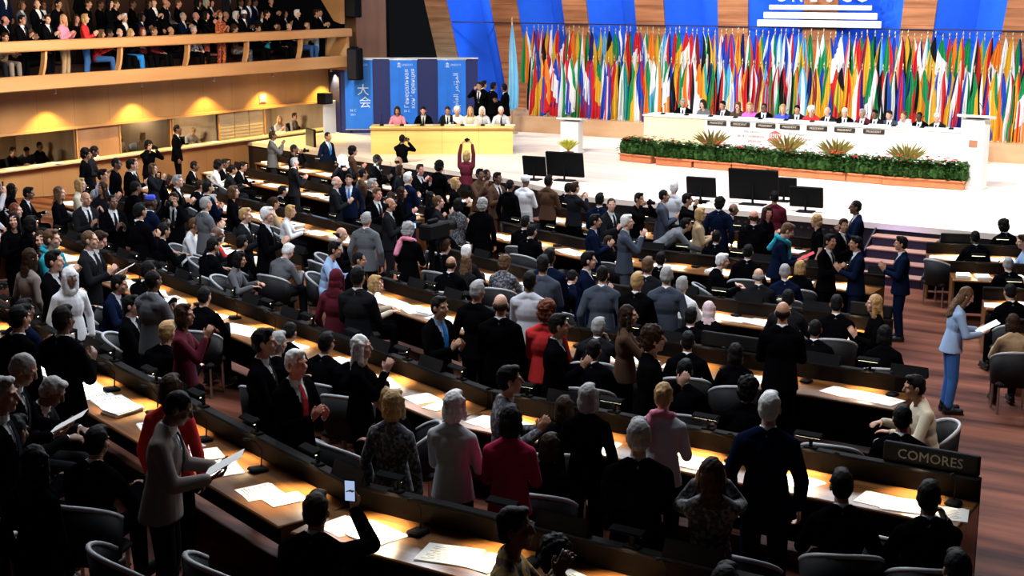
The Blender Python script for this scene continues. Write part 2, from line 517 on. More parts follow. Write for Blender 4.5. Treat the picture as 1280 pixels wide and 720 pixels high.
def tie_mesh(pose):
    k = ('tie', pose)
    if k in _CACHE: return _CACHE[k]
    g = rig(pose); mb = MB()
    pts = [((0, .058, 1.455), .016), ((0, .088, 1.42), .018), ((0, .118, 1.34), .024), ((0, .128, 1.25), .03), ((0, .126, 1.16), .033)]
    vs, fs = [], []
    for (p, w) in pts:
        for dx, dy in ((-w, 0), (w, 0), (w, .008), (-w, .008)): vs.append(g.up((p[0] + dx, p[1] + dy, p[2])))
    for i in range(len(pts) - 1):
        for a in range(4):
            b = (a + 1) % 4; fs.append((i * 4 + a, i * 4 + b, i * 4 + 4 + b, i * 4 + 4 + a))
    fs += [(3, 2, 1, 0), (16, 17, 18, 19)]
    mb.add(vs, fs); me = mb.mesh('tie', None); _CACHE[k] = me; return me

def hair_mesh(style):
    """hair in head space: y forwards, z up"""
    k = ('hair', style)
    if k in _CACHE: return _CACHE[k]
    mb = MB(); d = .012; vx = .008
    E = lambda c, r: ellip(mb, c, r)
    if style == 'short':
        E((0, -.018, .045), (.083, .097, .092)); E((0, -.05, .0), (.078, .062, .085)); E((0, .045, .105), (.058, .045, .03))
    elif style == 'crop':
        E((0, -.016, .04), (.0795, .095, .0905)); E((0, -.048, .0), (.074, .06, .075))
    elif style == 'ring':
        E((0, -.03, .0), (.0835, .079, .06))
    elif style == 'curly':
        E((0, -.02, .05), (.105, .11, .105)); E((0, -.055, -.01), (.10, .075, .1)); d = .045
    elif style == 'bob':
        E((0, -.02, .04), (.094, .102, .1)); E((0, -.045, -.04), (.1, .075, .11))
        for sx in (1, -1): capsule(mb, (sx * .075, .015, .05), (sx * .082, .02, -.1), .03, .024)
        E((0, .045, .105), (.06, .045, .03)); d = .02
    elif style == 'long':
        E((0, -.02, .04), (.09, .1, .098)); E((0, -.05, -.05), (.095, .066, .12))
        for sx in (1, -1):
            capsule(mb, (sx * .072, .02, .05), (sx * .085, .0, -.13), .028, .03); capsule(mb, (sx * .085, .0, -.13), (sx * .07, -.09, -.30), .03, .026)
        ellip(mb, (0, -.1, -.2), (.1, .036, .17)); d = .022
    elif style == 'updo':
        E((0, -.02, .045), (.087, .098, .096)); E((0, -.05, .0), (.08, .06, .085)); E((0, -.1, .06), (.05, .042, .05)); d = .02
    elif style == 'scarf':
        E((0, -.018, .03), (.096, .106, .107)); E((0, -.045, -.06), (.1, .085, .11))
        for sx in (1, -1): capsule(mb, (sx * .08, .02, .03), (sx * .06, .03, -.14), .03, .035)
        E((0, -.01, -.165), (.09, .085, .06)); ellip(mb, (0, -.09, -.22), (.13, .05, .15)); d = .01
    elif style == 'kufi':
        E((0, -.012, .085), (.086, .098, .04)); mb.lathe([(.086, .06), (.088, .1), (.082, .128), (.03, .14), (.001, .142)], 20, (0, -.012, 0)); d = 0
    elif style == 'turban':
        for i in range(4):
            E((0, -.012 - .004 * i, .045 + .026 * i), (.1 - .008 * i, .112 - .008 * i, .028))
        E((0, -.04, .08), (.09, .085, .07)); d = .008
    me = fuse(mb, 'hair', vx, smooth=1, disp=d, decim=.5)
    if style == 'kufi' or style == 'turban' or style == 'scarf': me.name = 'headscarf'
    _CACHE[k] = me; return me

def shawl_mesh(pose):
    k = ('shawl', pose)
    if k in _CACHE: return _CACHE[k]
    g = rig(pose); mb = MB()
    for i in range(18):
        t = 2 * math.pi * i / 18; t2 = 2 * math.pi * (i + 1) / 18
        f = lambda a: g.up((.095 * math.sin(a), .03 + .10 * math.cos(a) - .02, 1.475 - .045 * math.cos(a)))
        capsule(mb, f(t), f(t2), .036, .036)
    capsule(mb, g.up((-.04, .12, 1.42)), g.up((-.07, .155, 1.2)), .042, .05); capsule(mb, g.up((-.10, -.06, 1.45)), g.up((-.13, -.15, 1.28)), .05, .05)
    me = fuse(mb, 'shawl', .012, smooth=1, disp=.02); _CACHE[k] = me; return me

SKIN = {'p': (.62, .34, .24), 'm': (.42, .21, .125), 'b': (.16, .075, .045), 'd': (.06, .03, .02), 'r': (.6, .25, .18)}
HAIRC = {'k': (.008, .007, .007), 'n': (.03, .016, .009), 'w': (.1, .05, .022), 'a': (.14, .035, .015), 'l': (.42, .25, .1), 'g': (.3, .29, .28), 's': (.72, .70, .68)}
CLOTH = {'black': (.0028, .0028, .0036), 'navy': (.005, .009, .026), 'charcoal': (.012, .0125, .015), 'grey': (.11, .115, .125), 'slate': (.05, .06, .085),
 'white': (.78, .78, .8), 'cream': (.6, .53, .4), 'lightblue': (.32, .45, .68), 'denim': (.3, .42, .62), 'jeans': (.04, .12, .34), 'teal': (.02, .28, .36), 'red': (.55, .03, .03),
 'crimson': (.42, .02, .07), 'maroon': (.09, .01, .02), 'brown': (.07, .035, .02), 'tan': (.42, .29, .17), 'taupe': (.21, .17, .15), 'pink': (.75, .25, .36), 'palepink': (.66, .50, .52), 'purple': (.25, .05, .3),
 'magenta': (.6, .12, .45), 'royal': (.05, .08, .55), 'green': (.03, .2, .08), 'orange': (.6, .17, .03), 'silver': (.5, .5, .54), 'blue': (.02, .2, .6)}
def skin_mat(k):
    m = plain('skin_' + k, SKIN[k], .48, var=.12, scale=30, spec=.35)
    return m
def hair_mat(k): return plain('hair_' + k, HAIRC[k], .6, var=.35, scale=60, spec=.06 if k in 'kn' else .2, bump=.3)
def cloth_mat(k):
    if k in PATTERN: return PATTERN[k]()
    return plain('cloth_' + k, CLOTH[k], .9, var=.15, scale=120, spec=.0 if max(CLOTH[k]) < .05 else .1)
def pattern_mat(name, cols, scale=14):
    def mk():
        if name in MATS: return MATS[name]
        m, nt, b = new_mat(name); tc = nt.nodes.new('ShaderNodeTexCoord'); vo = nt.nodes.new('ShaderNodeTexVoronoi'); vo.inputs['Scale'].default_value = scale
        nt.links.new(tc.outputs['Object'], vo.inputs['Vector'])
        sp = nt.nodes.new('ShaderNodeSeparateColor'); nt.links.new(vo.outputs['Color'], sp.inputs[0])
        r = ramp_node(nt, [(i / len(cols), c) for i, c in enumerate(cols)], 'CONSTANT')
        nt.links.new(sp.outputs[0], r.inputs['Fac']); nt.links.new(r.outputs['Color'], b.inputs['Base Color']); b.inputs['Roughness'].default_value = .8
        MATS[name] = m; return m
    return mk
PATTERN = {'goldprint': pattern_mat('cloth_goldprint', [(.3, .16, .02), (.03, .015, .01), (.5, .3, .04), (.12, .05, .02)], 26),
 'greyprint': pattern_mat('cloth_greyprint', [(.03, .03, .035), (.2, .2, .22), (.06, .06, .07)], 40),
 'plaid': pattern_mat('cloth_plaid', [(.45, .45, .47), (.1, .08, .12), (.3, .3, .32)], 24),
 'redprint': pattern_mat('cloth_redprint', [(.4, .04, .02), (.5, .15, .03), (.1, .02, .02)], 24)}
PN = {'short': 'hair', 'crop': 'hair', 'ring': 'hair', 'curly': 'hair', 'bob': 'hair', 'long': 'hair', 'updo': 'hair', 'scarf': 'headscarf', 'kufi': 'cap', 'turban': 'turban'}

def make_person(loc, rz, pose, skin, hair, hcol, outfit, scale=1., sx=1., base_z=0.):
    """hair: style; hcol: hair code or cloth name for scarves; outfit: 'suit navy tie=red', 'top white / jeans', ..."""
    o = link('person', body_mesh(pose), None, (loc[0], loc[1], base_z), rz)
    setmat(o, skin_mat(skin), plain('brow', (.02, .012, .01), .6), plain('lip_' + skin, tuple(c * f for c, f in zip(SKIN[skin], (.85, .5, .5))), .5))
    o.scale = (scale * sx, scale * (.5 + .5 * sx), scale)
    if hair:
        st = hair if hair in PN else 'short'
        for one in hair.split('+'):
            hm = hair_mesh(one)
            h = link(PN[one], hm, o, mat=hair_mat(hcol) if hcol in HAIRC else cloth_mat(hcol))
            h.matrix_local = rig(pose).HM
            if PN[one] != 'hair': pass
    for part in outfit:
        kind, colr = part.split(':')
        if kind in ('suit', 'jacket'):
            link('jacket', coat_mesh(pose, 'jacket'), o, mat=cloth_mat(colr))
        elif kind in ('top', 'short', 'robe', 'coat'):
            link({'top': 'blouse', 'short': 'blouse', 'robe': 'robe', 'coat': 'coat'}[kind], coat_mesh(pose, kind), o, mat=cloth_mat(colr))
        elif kind == 'shirt': link('shirt', coat_mesh(pose, 'shirt'), o, mat=cloth_mat(colr))
        elif kind == 'tie': link('tie', tie_mesh(pose), o, mat=cloth_mat(colr))
        elif kind in ('trousers', 'skirt'): link(kind, legs_mesh(pose, kind), o, mat=cloth_mat(colr))
        elif kind == 'shawl': link('shawl', shawl_mesh(pose), o, mat=cloth_mat(colr))
    if not (any(p.startswith('robe') for p in outfit) and False):
        for hp, kn, an, s in rig(pose).legs:
            q = link('shoe', shoe_mesh(), o, an, mat=plain('shoe_leather', (.01, .009, .009), .35))
    return o
# ------------------------------------------------------------------ setting
W_FLOOR = wood('hall_floor_wood', (.045, .012, .007), (.30, .105, .06), .6, (.3, 2.0, 1), 1.1, ('Y', .9, .03), .1, (.38, .75))
W_STAGE = wood('stage_floor_wood', (.72, .60, .50), (.86, .76, .68), .45, (.25, 3, 1), 1.2, ('Y', .55, .02), .3)
W_WALL = wood('wall_veneer', (.34, .17, .062), (.46, .25, .10), .45, (.3, .5, .12), 2.0, ('Y', .26, .012), .3)
W_RAIL = wood('rail_timber', (.44, .215, .08), (.54, .28, .115), .45, (.4, .1, 1), 3.0, None, .3)
W_DESK = wood('desk_veneer', (.06, .022, .006), (.25, .10, .028), .3, (.25, 2.5, 1), 4.0, None, .4)
W_ORANGE = wood('orange_planks', (.26, .09, .035), (.52, .20, .085), .55, (.5, .5, 6), 1.2, ('Z', .62, .05), .2)
W_COLUMN = wood('column_veneer', (.27, .14, .07), (.36, .2, .11), .5, (1, 1, .2), 2.0, None, .2)
W_YEL = wood('yellow_birch', (.62, .42, .12), (.78, .56, .2), .45, (.2, .2, 2), 2.0, ('X', .3, .015), .3)
M_WHITE = plain('white_laminate', (.8, .8, .78), .4, var=.03)
M_CREAM = plain('cream_laminate', (.72, .66, .42), .45, var=.05)
M_BLACK = plain('black_plastic', (.004, .004, .005), .7, spec=.08)
M_DARK = plain('dark_void', (.006, .005, .006), .9)
M_RISER = plain('dark_riser', (.012, .008, .01), .6)
M_BLUE = plain('painted_blue_light', (.02, .12, .72), .8, var=.12, scale=3, spec=.1)  # blue light on the wall folds, painted in as base colour
M_NAVY = plain('navy_board', (.012, .018, .10), .6, var=.1)
M_BANNER = plain('azure_banner', (.02, .17, .68), .7, var=.25, scale=1.6)
M_PAPER = plain('paper', (.88, .87, .83), .7, spec=.1)
M_METAL = plain('satin_metal', (.45, .45, .46), .35, metal=1)

fl = MB(); gx = [-36 + .8 * i for i in range(51)]; gy = [-4 + .6 * j for j in range(61)]
fl.add([(x, y, floor_z(x, y) if x > -31 else 0.) for y in gy for x in gx], [(j * 51 + i, j * 51 + i + 1, j * 51 + 52 + i, j * 51 + 51 + i) for j in range(60) for i in range(50)])
struct(fl.obj('floor', W_FLOOR))
EDGE = [(-30.0, 32.0), (-23.2, 30.3), (-18.6, 29.1), (-15.3, 27.5), (-5.95, 27.5), (4.0, 27.9)]
def edge_v(u):
    for (a, b), (c, d) in zip(EDGE, EDGE[1:]):
        if a <= u <= c: return b + (d - b) * (u - a) / (c - a)
    return 27.5
st = MB(); st.prism([*EDGE, (4.0, 46.0), (-30.0, 46.0)], .88, 1.0); struct(st.obj('floor_stage', W_STAGE))
sf = MB(); sf.prism([(x, y + .05) for x, y in EDGE] + [(x, y + .2) for x, y in EDGE[::-1]], 0, .88); struct(sf.obj('wall_stage', M_RISER))
# row of small vents under the stage edge
for i, u in enumerate((-13.5, -11.5, -9.6, -5.0)):
    m = MB()
    for k in range(9): m.box((u + (k - 4) * .16, edge_v(u) + .04, .76), (.06, .02, .04))
    struct(m.obj('trim_%d' % (i + 1), plain('vent_grey', (.05, .05, .06), .5)))
# steps up to the stage
S0, S1 = -8.62, -7.32
root = empty('stage_steps', ((S0 + S1) / 2, 27.5, 0)); tag(root, 'dark wooden steps with pale treads climbing to the stage', 'steps')
for k in range(4):
    z = .8 - .2 * k; y = -.2 - .3 * k
    m = MB(); m.box((0, y, z - .02), (S1 - S0, .32, .04), bev=.01); m.obj('tread', W_COLUMN, root)
    m = MB(); m.box((0, y - .12, z / 2 - .02), (S1 - S0 - .02, .03, z - .04)); m.obj('riser', M_RISER, root)
for sx in (-1, 1):
    m = MB(); m.add([(sx * .66, .1, 0), (sx * .66, -1.28, 0), (sx * .66, -1.28, .24), (sx * .66, .1, .96), (sx * .69, .1, 0), (sx * .69, -1.28, 0), (sx * .69, -1.28, .24), (sx * .69, .1, .96)],
        [(0, 1, 2, 3), (7, 6, 5, 4), (0, 4, 5, 1), (1, 5, 6, 2), (2, 6, 7, 3), (3, 7, 4, 0)]); m.obj('side_panel', M_RISER, root)
# low platform behind the podium carrying the flags
pf = MB(); pf.box((-14, 40.6, 1.25), (36, 3.2, .5)); struct(pf.obj('floor_platform', wood('platform_wood', (.5, .27, .14), (.62, .38, .22), .5, (.3, 1, 1), 2., None, .2)))

# pleated back wall: tapering timber piers with blue folds between
UC = at_y(1000, 0, 42)[0]; ZR = at_y(1000, 0, 42)[1]
def fan(px, z):
    u0, z0 = at_y(px, 0, 42); return UC + (u0 - UC) * (1 + .019 * (z - z0))
PIERS = [(530, 557), (612, 645), (702, 732), (793, 829), (897, 935), (1005, 1048), (1130, 1172), (1260, 1303), (1395, 1440)]
ZB, ZT = 1.4, 7.6
for i, (a, b) in enumerate(PIERS):
    m = MB()
    pts = [(fan(a, ZB), 42.0, ZB), (fan(b, ZB), 42.0, ZB), (fan(b, ZT), 42.0, ZT), (fan(a, ZT), 42.0, ZT)]
    m.add(pts + [(x, 42.5, z) for x, y, z in pts], [(0, 1, 2, 3), (7, 6, 5, 4), (0, 4, 5, 1), (1, 5, 6, 2), (2, 6, 7, 3), (3, 7, 4, 0)])
    struct(m.obj('wall_back', W_ORANGE))
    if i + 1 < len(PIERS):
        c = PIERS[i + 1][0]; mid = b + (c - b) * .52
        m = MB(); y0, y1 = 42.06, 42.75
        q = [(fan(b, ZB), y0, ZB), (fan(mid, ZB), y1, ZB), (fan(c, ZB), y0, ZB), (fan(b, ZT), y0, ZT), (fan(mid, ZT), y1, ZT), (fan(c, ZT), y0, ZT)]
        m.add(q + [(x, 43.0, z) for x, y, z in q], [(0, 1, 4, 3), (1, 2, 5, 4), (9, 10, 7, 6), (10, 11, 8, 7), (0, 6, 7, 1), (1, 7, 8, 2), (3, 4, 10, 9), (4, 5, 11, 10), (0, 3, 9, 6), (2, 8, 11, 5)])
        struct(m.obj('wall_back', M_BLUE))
m = MB(); zs = at_y(1000, 34.5, 41.98)[1]; m.box(((fan(557, 4) + fan(1440, 4)) / 2, 41.97, zs), (fan(1440, 4) - fan(557, 4), .03, .035)); struct(m.obj('trim_5', plain('dark_joint', (.03, .02, .05), .7)))
m = MB(); m.box((-37.5, 43.2, 4), (9, .2, 8.5)); struct(m.obj('wall_far', M_DARK))
m = MB(); m.box((-30.2, 38.3, 4.2), (.5, 1.65, 7)); struct(m.obj('wall_pier', W_COLUMN))

# emblem on the back wall: white letters for columns on three steps under a pediment
zf = 41.86
root = empty('wall_emblem', (at_y(1025, 20, zf)[0], zf, at_y(1025, 33, zf)[1] - .1)); tag(root, 'white temple emblem of letters on three steps on the blue wall', 'emblem')
ox, oy, oz = root.location
M_EMB = plain('white_emblem', (.85, .85, .85), .5)
for (xa, xb, ya, yb) in ((962, 1090, 6, 12), (955, 1097, 15, 23), (947, 1102, 24.5, 33)):
    u0, z1 = at_y(xa, ya, zf); u1, z1b = at_y(xb, ya + 1.5, zf); z0 = at_y(xa, yb, zf)[1]
    m = MB(); m.box(((u0 + u1) / 2 - ox, 0, (z0 + z1) / 2 - oz), (u1 - u0, .08, z1 - z0), bev=.015); m.obj('emblem_step', M_EMB, root)
zl = at_y(1025, 3, zf)[1] + .02
for ch, px in zip('UNESCO', (977, 997, 1017, 1037, 1058, 1078)):
    me = text_mesh(ch, .5, extrude=.03); me.materials[0] = M_EMB
    o = link('letter', me, root, (at_y(px, 3, zf)[0] - ox, -.0, zl + .15 - oz)); o.rotation_euler.x = math.pi / 2
m = MB(); m.prism([(-1.75, 0), (1.75, 0), (0, .5)], -.04, .04); o = m.obj('pediment', M_EMB, root, (0, 0, zl + .62 - oz)); o.rotation_euler.x = math.pi / 2

# ------------------------------------------------------------------ left wall, booths and balcony
VX = -30.0
m = MB(); m.box((VX - .1, 26.6, .53), (.2, 20.6, 1.06)); struct(m.obj('wall_left', W_WALL))
m = MB(); m.box((VX - .1, 26.6, 2.62), (.2, 20.6, 1.2)); struct(m.obj('wall_left', W_WALL))
m = MB(); m.box((VX + .06, 26.4, 1.085), (.42, 20.2, .07), bev=.015); struct(m.obj('trim_6', plain('pale_ledge', (.6, .5, .34), .4, var=.1)))
m = MB(); m.box((VX - .02, 26.5, 1.99), (.26, 20.4, .07)); struct(m.obj('trim_7', W_RAIL))
vA = at_x(100, 200, VX)[0]; vA2 = at_x(150, 195, VX)[0]; vB = at_x(276, 160, VX)[0]; vC = at_x(330, 155, VX)[0]; vD = at_x(403, 150, VX)[0]
M_BOOTH = wood('booth_lining', (.22, .14, .075), (.40, .27, .16), .6, (1, 1, .2), 2.)
M_BLIND = plain('pale_blind', (.42, .33, .22), .7, var=.2, scale=2.5)
m = MB(); m.box((VX - 2.6, 26.6, 1.2), (.1, 20.6, 2.4)); struct(m.obj('wall_booth', M_BOOTH))
m = MB(); m.box((VX - 1.35, 26.6, .30), (2.4, 20.6, .1)); struct(m.obj('floor_booth', M_BOOTH))
m = MB(); m.box((VX - 1.35, 26.6, 2.12), (2.4, 20.6, .1)); struct(m.obj('ceiling_booth', M_BOOTH))
for v in (16.4, vA, vA2, (vA2 + vB) / 2, vB, vC, vD + .4):
    m = MB(); m.box((VX - 1.35, v, 1.2), (2.4, .1, 1.8)); struct(m.obj('wall_booth', M_BOOTH))
for i, (a, b) in enumerate(((16.5, 19.9), (19.95, vA - .05), (vA2 + .05, (vA2 + vB) / 2 - .05), ((vA2 + vB) / 2 + .05, vB - .05), (vC + .05, vD + .3))):
    m = MB(); m.box((VX - .02, (a + b) / 2, 1.54), (.012, b - a, .84)); o = m.obj('window_%d' % (i + 1), glass()); struct(o)
    m = MB()
    for q in (a, b): m.box((VX - .02, q, 1.54), (.06, .04, .84))
    m.obj('window_frame', W_RAIL, o)
m = MB(); m.box((VX - .04, (vA + vA2) / 2, 1.54), (.05, vA2 - vA, .84)); struct(m.obj('wall_left', W_COLUMN))
for k in range(3):
    a = vB + (vC - vB) * k / 3; b = vB + (vC - vB) * (k + 1) / 3
    m = MB()
    for j in range(16): m.box((VX - .05 + (.012 if j % 2 else 0), (a + b) / 2, 1.15 + .05 * j), (.03, (b - a) * .94, .046))
    tag(m.obj('window_blind', M_BLIND), ('pale closed blind in the booth windows, first after the occupied booths', 'pale closed blind between two other blinds of the booth windows', 'pale closed blind just before the last lit booth')[k], 'blind', 'booth window blinds')

# balcony
BX, B0, B1 = -28.5, 15.5, 35.4
bl = (B0 + B1) / 2; ln = B1 - B0
m = MB(); m.box((BX - .1, bl, 3.36), (.2, ln, .36), bev=.02); struct(m.obj('trim_8', W_RAIL))
m = MB(); m.box((BX - .12, bl, 4.26), (.34, ln, .26), bev=.03); struct(m.obj('trim_9', W_RAIL))
m = MB(); m.box((BX - 2.9, bl, 3.235), (5.5, ln, .11)); struct(m.obj('floor_balcony', plain('dark_carpet', (.03, .012, .01), .95)))
for k in (1, 2):
    m = MB(); m.box((BX - 1.55 - .48 - (k - 1) * 1.0 + (.0), bl, 3.29 + .18 * k), (1.0, ln, .36 * k)); struct(m.obj('floor_balcony', plain('dark_carpet', (.03, .012, .01), .95)))
m = MB(); m.box((BX - 3.05 - .9, bl, 3.85), (1.9, ln, 1.1)); struct(m.obj('floor_balcony', plain('dark_carpet', (.03, .012, .01), .95)))
m = MB(); m.box((BX - 5.0, bl, 5.6), (.2, ln, 4.6)); struct(m.obj('wall_balcony', plain('balcony_wall', (.05, .022, .012), .8)))
for i, v in enumerate((18.35, 20.85, 23.3, 25.76, 28.2, 30.58, 32.96)):
    m = MB(); P = [(-.02, -.05, 3.5), (.02, .0, 3.72), (.03, .04, 3.95), (-.02, .10, 4.16)]
    vs = []
    for (dx, dy, z) in P:
        for a, b in ((-.08, -.035), (.07, -.035), (.07, .035), (-.08, .035)): vs.append((BX - .1 + dx + a, v + dy + b, z))
    fs = [(3, 2, 1, 0), (12, 13, 14, 15)]
    for q in range(3):
        for a in range(4):
            b = (a + 1) % 4; fs.append((q * 4 + a, q * 4 + b, q * 4 + 4 + b, q * 4 + 4 + a))
    m.add(vs, fs); struct(m.obj('trim_%d' % (10 + i), W_RAIL))
m = MB(); m.box((BX - .55, B1 - .06, 3.85), (.9, .12, .7)); struct(m.obj('wall_balcony_end', W_RAIL))
m = MB(); m.box((BX - 2.9, B1 + .05, 3.2), (5.6, .1, .3)); struct(m.obj('trim_18', W_COLUMN))
# raking wing wall that closes the balcony at the stage end
tri = [at_y(395, 0, B1 + .1), at_y(426, 0, B1 + .1), at_y(426, 30, B1 + .1), at_y(417, 26, B1 + .1)]
dz = 1.2
tri = [(tri[0][0] - .7, tri[0][1] + dz), (tri[1][0], tri[1][1] + dz), tri[2], tri[3]]
m = MB(); m.add([(x, B1 + .1, z) for x, z in tri] + [(x, B1 + .3, z) for x, z in tri], [(0, 1, 2, 3)[::-1], (4, 5, 6, 7), (0, 1, 5, 4), (1, 2, 6, 5), (2, 3, 7, 6), (3, 0, 4, 7)]); struct(m.obj('wall_wing', W_RAIL))

# hanging loudspeakers at the balcony end
def speaker(u, v, z0, z1, w, label):
    root = empty('loudspeaker', (u, v, z0)); tag(root, label, 'loudspeaker'); h = z1 - z0
    m = MB(); m.box((0, .02, h / 2), (w, w * .8, h), bev=.03); m.obj('cabinet', M_BLACK, root)
    m = MB(); m.box((.0, -w * .4, h / 2), (w * .86, .03, h * .92), bev=.01); m.obj('grille', plain('speaker_grille', (.01, .01, .012), .8, bump=.5, scale=200), root)
    m = MB(); m.tube([(0, 0, h - .02), (0, 0, h + .5)], .015); m.box((0, 0, h + .02), (w * .6, .08, .05)); m.obj('hanging_bracket', M_BLACK, root)
    return root
vs_, zs_ = at_x(444, 100, -28.2); zt_ = at_x(444, 60, -28.2)[1]
speaker(-28.2, vs_, zs_, zt_, .42, 'tall black loudspeaker hanging at the balcony end beside the blue banners')
vs_, zs_ = at_x(434, 23, -28.9)
speaker(-28.9, vs_ + .3, zs_ + .02, zs_ + 1.2, .45, 'black loudspeaker hung high above the end of the balcony rail')

# wall washers clipped under the balcony
SCALL = [(57, 150), (165, 140), (255, 127), (328, 117), (401, 106)]
for i, (px, py) in enumerate(SCALL):
    v, z = at_x(px, py, VX)
    root = empty('wall_spotlight', (VX + .45, v, 3.18))
    tag(root, ['small clip spotlight under the balcony casting the widest pale yellow arch', 'small clip spotlight under the balcony, second along from the hall rear', 'small clip spotlight under the balcony over the middle booths', 'small clip spotlight under the balcony above the closed blinds', 'small clip spotlight under the balcony nearest the stage'][i], 'spotlight', 'spotlights under the balcony')
    m = MB(); m.tube([(0, 0, 0), (0, 0, -.12)], .012); m.box((0, 0, -.005), (.06, .1, .015)); m.obj('bracket', M_METAL, root)
    m = MB(); m.lathe([(.028, .0), (.034, -.06), (.04, -.1)], 14, (0, 0, -.11)); o = m.obj('lamp_head', M_METAL, root)
    m = MB(); m.lathe([(.03, 0), (.03, .006)], 14, (0, 0, -.212)); m.obj('lens', plain('warm_lens', (1, .8, .35), .3, emit=6), root)
    l = bpy.data.lights.new('spot', 'SPOT'); l.energy = 420; l.color = (1, .68, .16); l.spot_size = math.radians(114); l.spot_blend = .45; l.shadow_soft_size = .03
    lo = bpy.data.objects.new('spot', l); COL.objects.link(lo); lo.location = (VX + .45, v, 2.93); lo.rotation_euler = (0, math.radians(-10), 0)
v, z = at_x(328, 123, VX)
m = MB(); m.box((VX + .02, v, z), (.03, .3, .26), bev=.01); m.box((VX + .04, v, z), (.02, .22, .18)); tag(m.obj('wall_notice', plain('pale_notice', (.5, .45, .42), .6)), 'small pale square notice on the wall above the blinds', 'notice')

# white panel, box and monitor where the booths meet the blue banners
v0, _ = at_x(412, 150, -29.4)
root = empty('white_board', (-29.4, v0, 0)); tag(root, 'tall white board standing between the booths and the blue banners', 'board')
m = MB(); m.box((0, 0, 1.3), (.04, .62, 1.5), bev=.01); m.obj('panel', M_WHITE, root)
m = MB(); m.box((0, 0, .3), (.05, .06, .6)); m.box((0, 0, .02), (.4, .3, .04)); m.obj('stand', M_BLACK, root)
v0, z0 = at_x(406, 123, -29.3)
m = MB(); m.box((-29.3, v0, z0), (.34, .42, .36), bev=.02); o = m.obj('wall_loudspeaker', M_BLACK); tag(o, 'small black loudspeaker fixed at the end of the booth windows', 'loudspeaker')
m = MB(); m.box((.18, 0, 0), (.02, .34, .28)); m.obj('grille', plain('speaker_grille', (.01, .01, .012), .8), o, (-29.3, v0, z0))
u0, v0 = at(408, 180, 1.1)
def monitor(name, loc, rz, w, h, zc, label, cat, mat_screen=None, tilt=0.):
    root = empty(name, loc, rz); tag(root, label, cat)
    m = MB(); m.box((0, 0, zc), (w, .07, h), rx=tilt, bev=.012); m.obj('screen_case', M_BLACK, root)
    m = MB(); m.box((0, .038, zc), (w - .05, .006, h - .05), rx=tilt); m.obj('screen', mat_screen or plain('dark_screen', (.006, .006, .008), .3), root)
    m = MB(); m.tube([(0, -.03, 0.02), (0, -.03, zc)], .025); m.box((0, 0, .012), (w * .5, .3, .024), bev=.006); m.obj('stand', M_BLACK, root)
    return root
monitor('monitor', (u0 - .6, v0, 0), math.radians(150), .75, .55, 1.25, 'grey monitor on a stand before the white board by the booths', 'monitor', plain('grey_screen', (.08, .09, .11), .3))

# ------------------------------------------------------------------ blue banners behind the side table
A = Vector((*at(425, 73, 3.42), 0)); Bv = Vector((*at(597, 73, 3.42), 0)); dv = Bv - A; SLEN = dv.length; ang = math.atan2(dv.y, dv.x)
root = empty('display_partition', (A.x, A.y, 1.0), ang); tag(root, 'navy display partition behind the side table, its blue banners facing the hall', 'partition')
m = MB(); m.box((SLEN / 2, .1, 1.2), (SLEN, .08, 2.4)); m.obj('board', M_NAVY, root)
m = MB(); m.box((SLEN / 2, .08, 2.42), (SLEN + .04, .14, .04)); m.obj('top_rail', plain('pale_rail', (.5, .5, .5), .5), root)
m = MB(); m.box((-.3, .6, 1.2), (.06, 1.1, 2.4), rz=.5); m.obj('side_board', M_NAVY, root)
m = MB()
for q in (.3, SLEN / 2, SLEN - .3): m.box((q, .35, .04), (.08, .6, .08)); m.tube([(q, .15, 1.8), (q, .62, .06)], .02)
m.obj('feet', M_BLACK, root)
BAN = [((430, 465), 'azure banner with two large white characters, beside the loudspeaker', 'cn'), ((487, 521), 'azure banner with two upright lines of white lettering, middle of the partition', 'ru'), ((547, 582), 'azure banner with one upright line of white script, behind the seated officials', 'ar')]
M_LET = plain('white_lettering', (.6, .75, .9), .6)
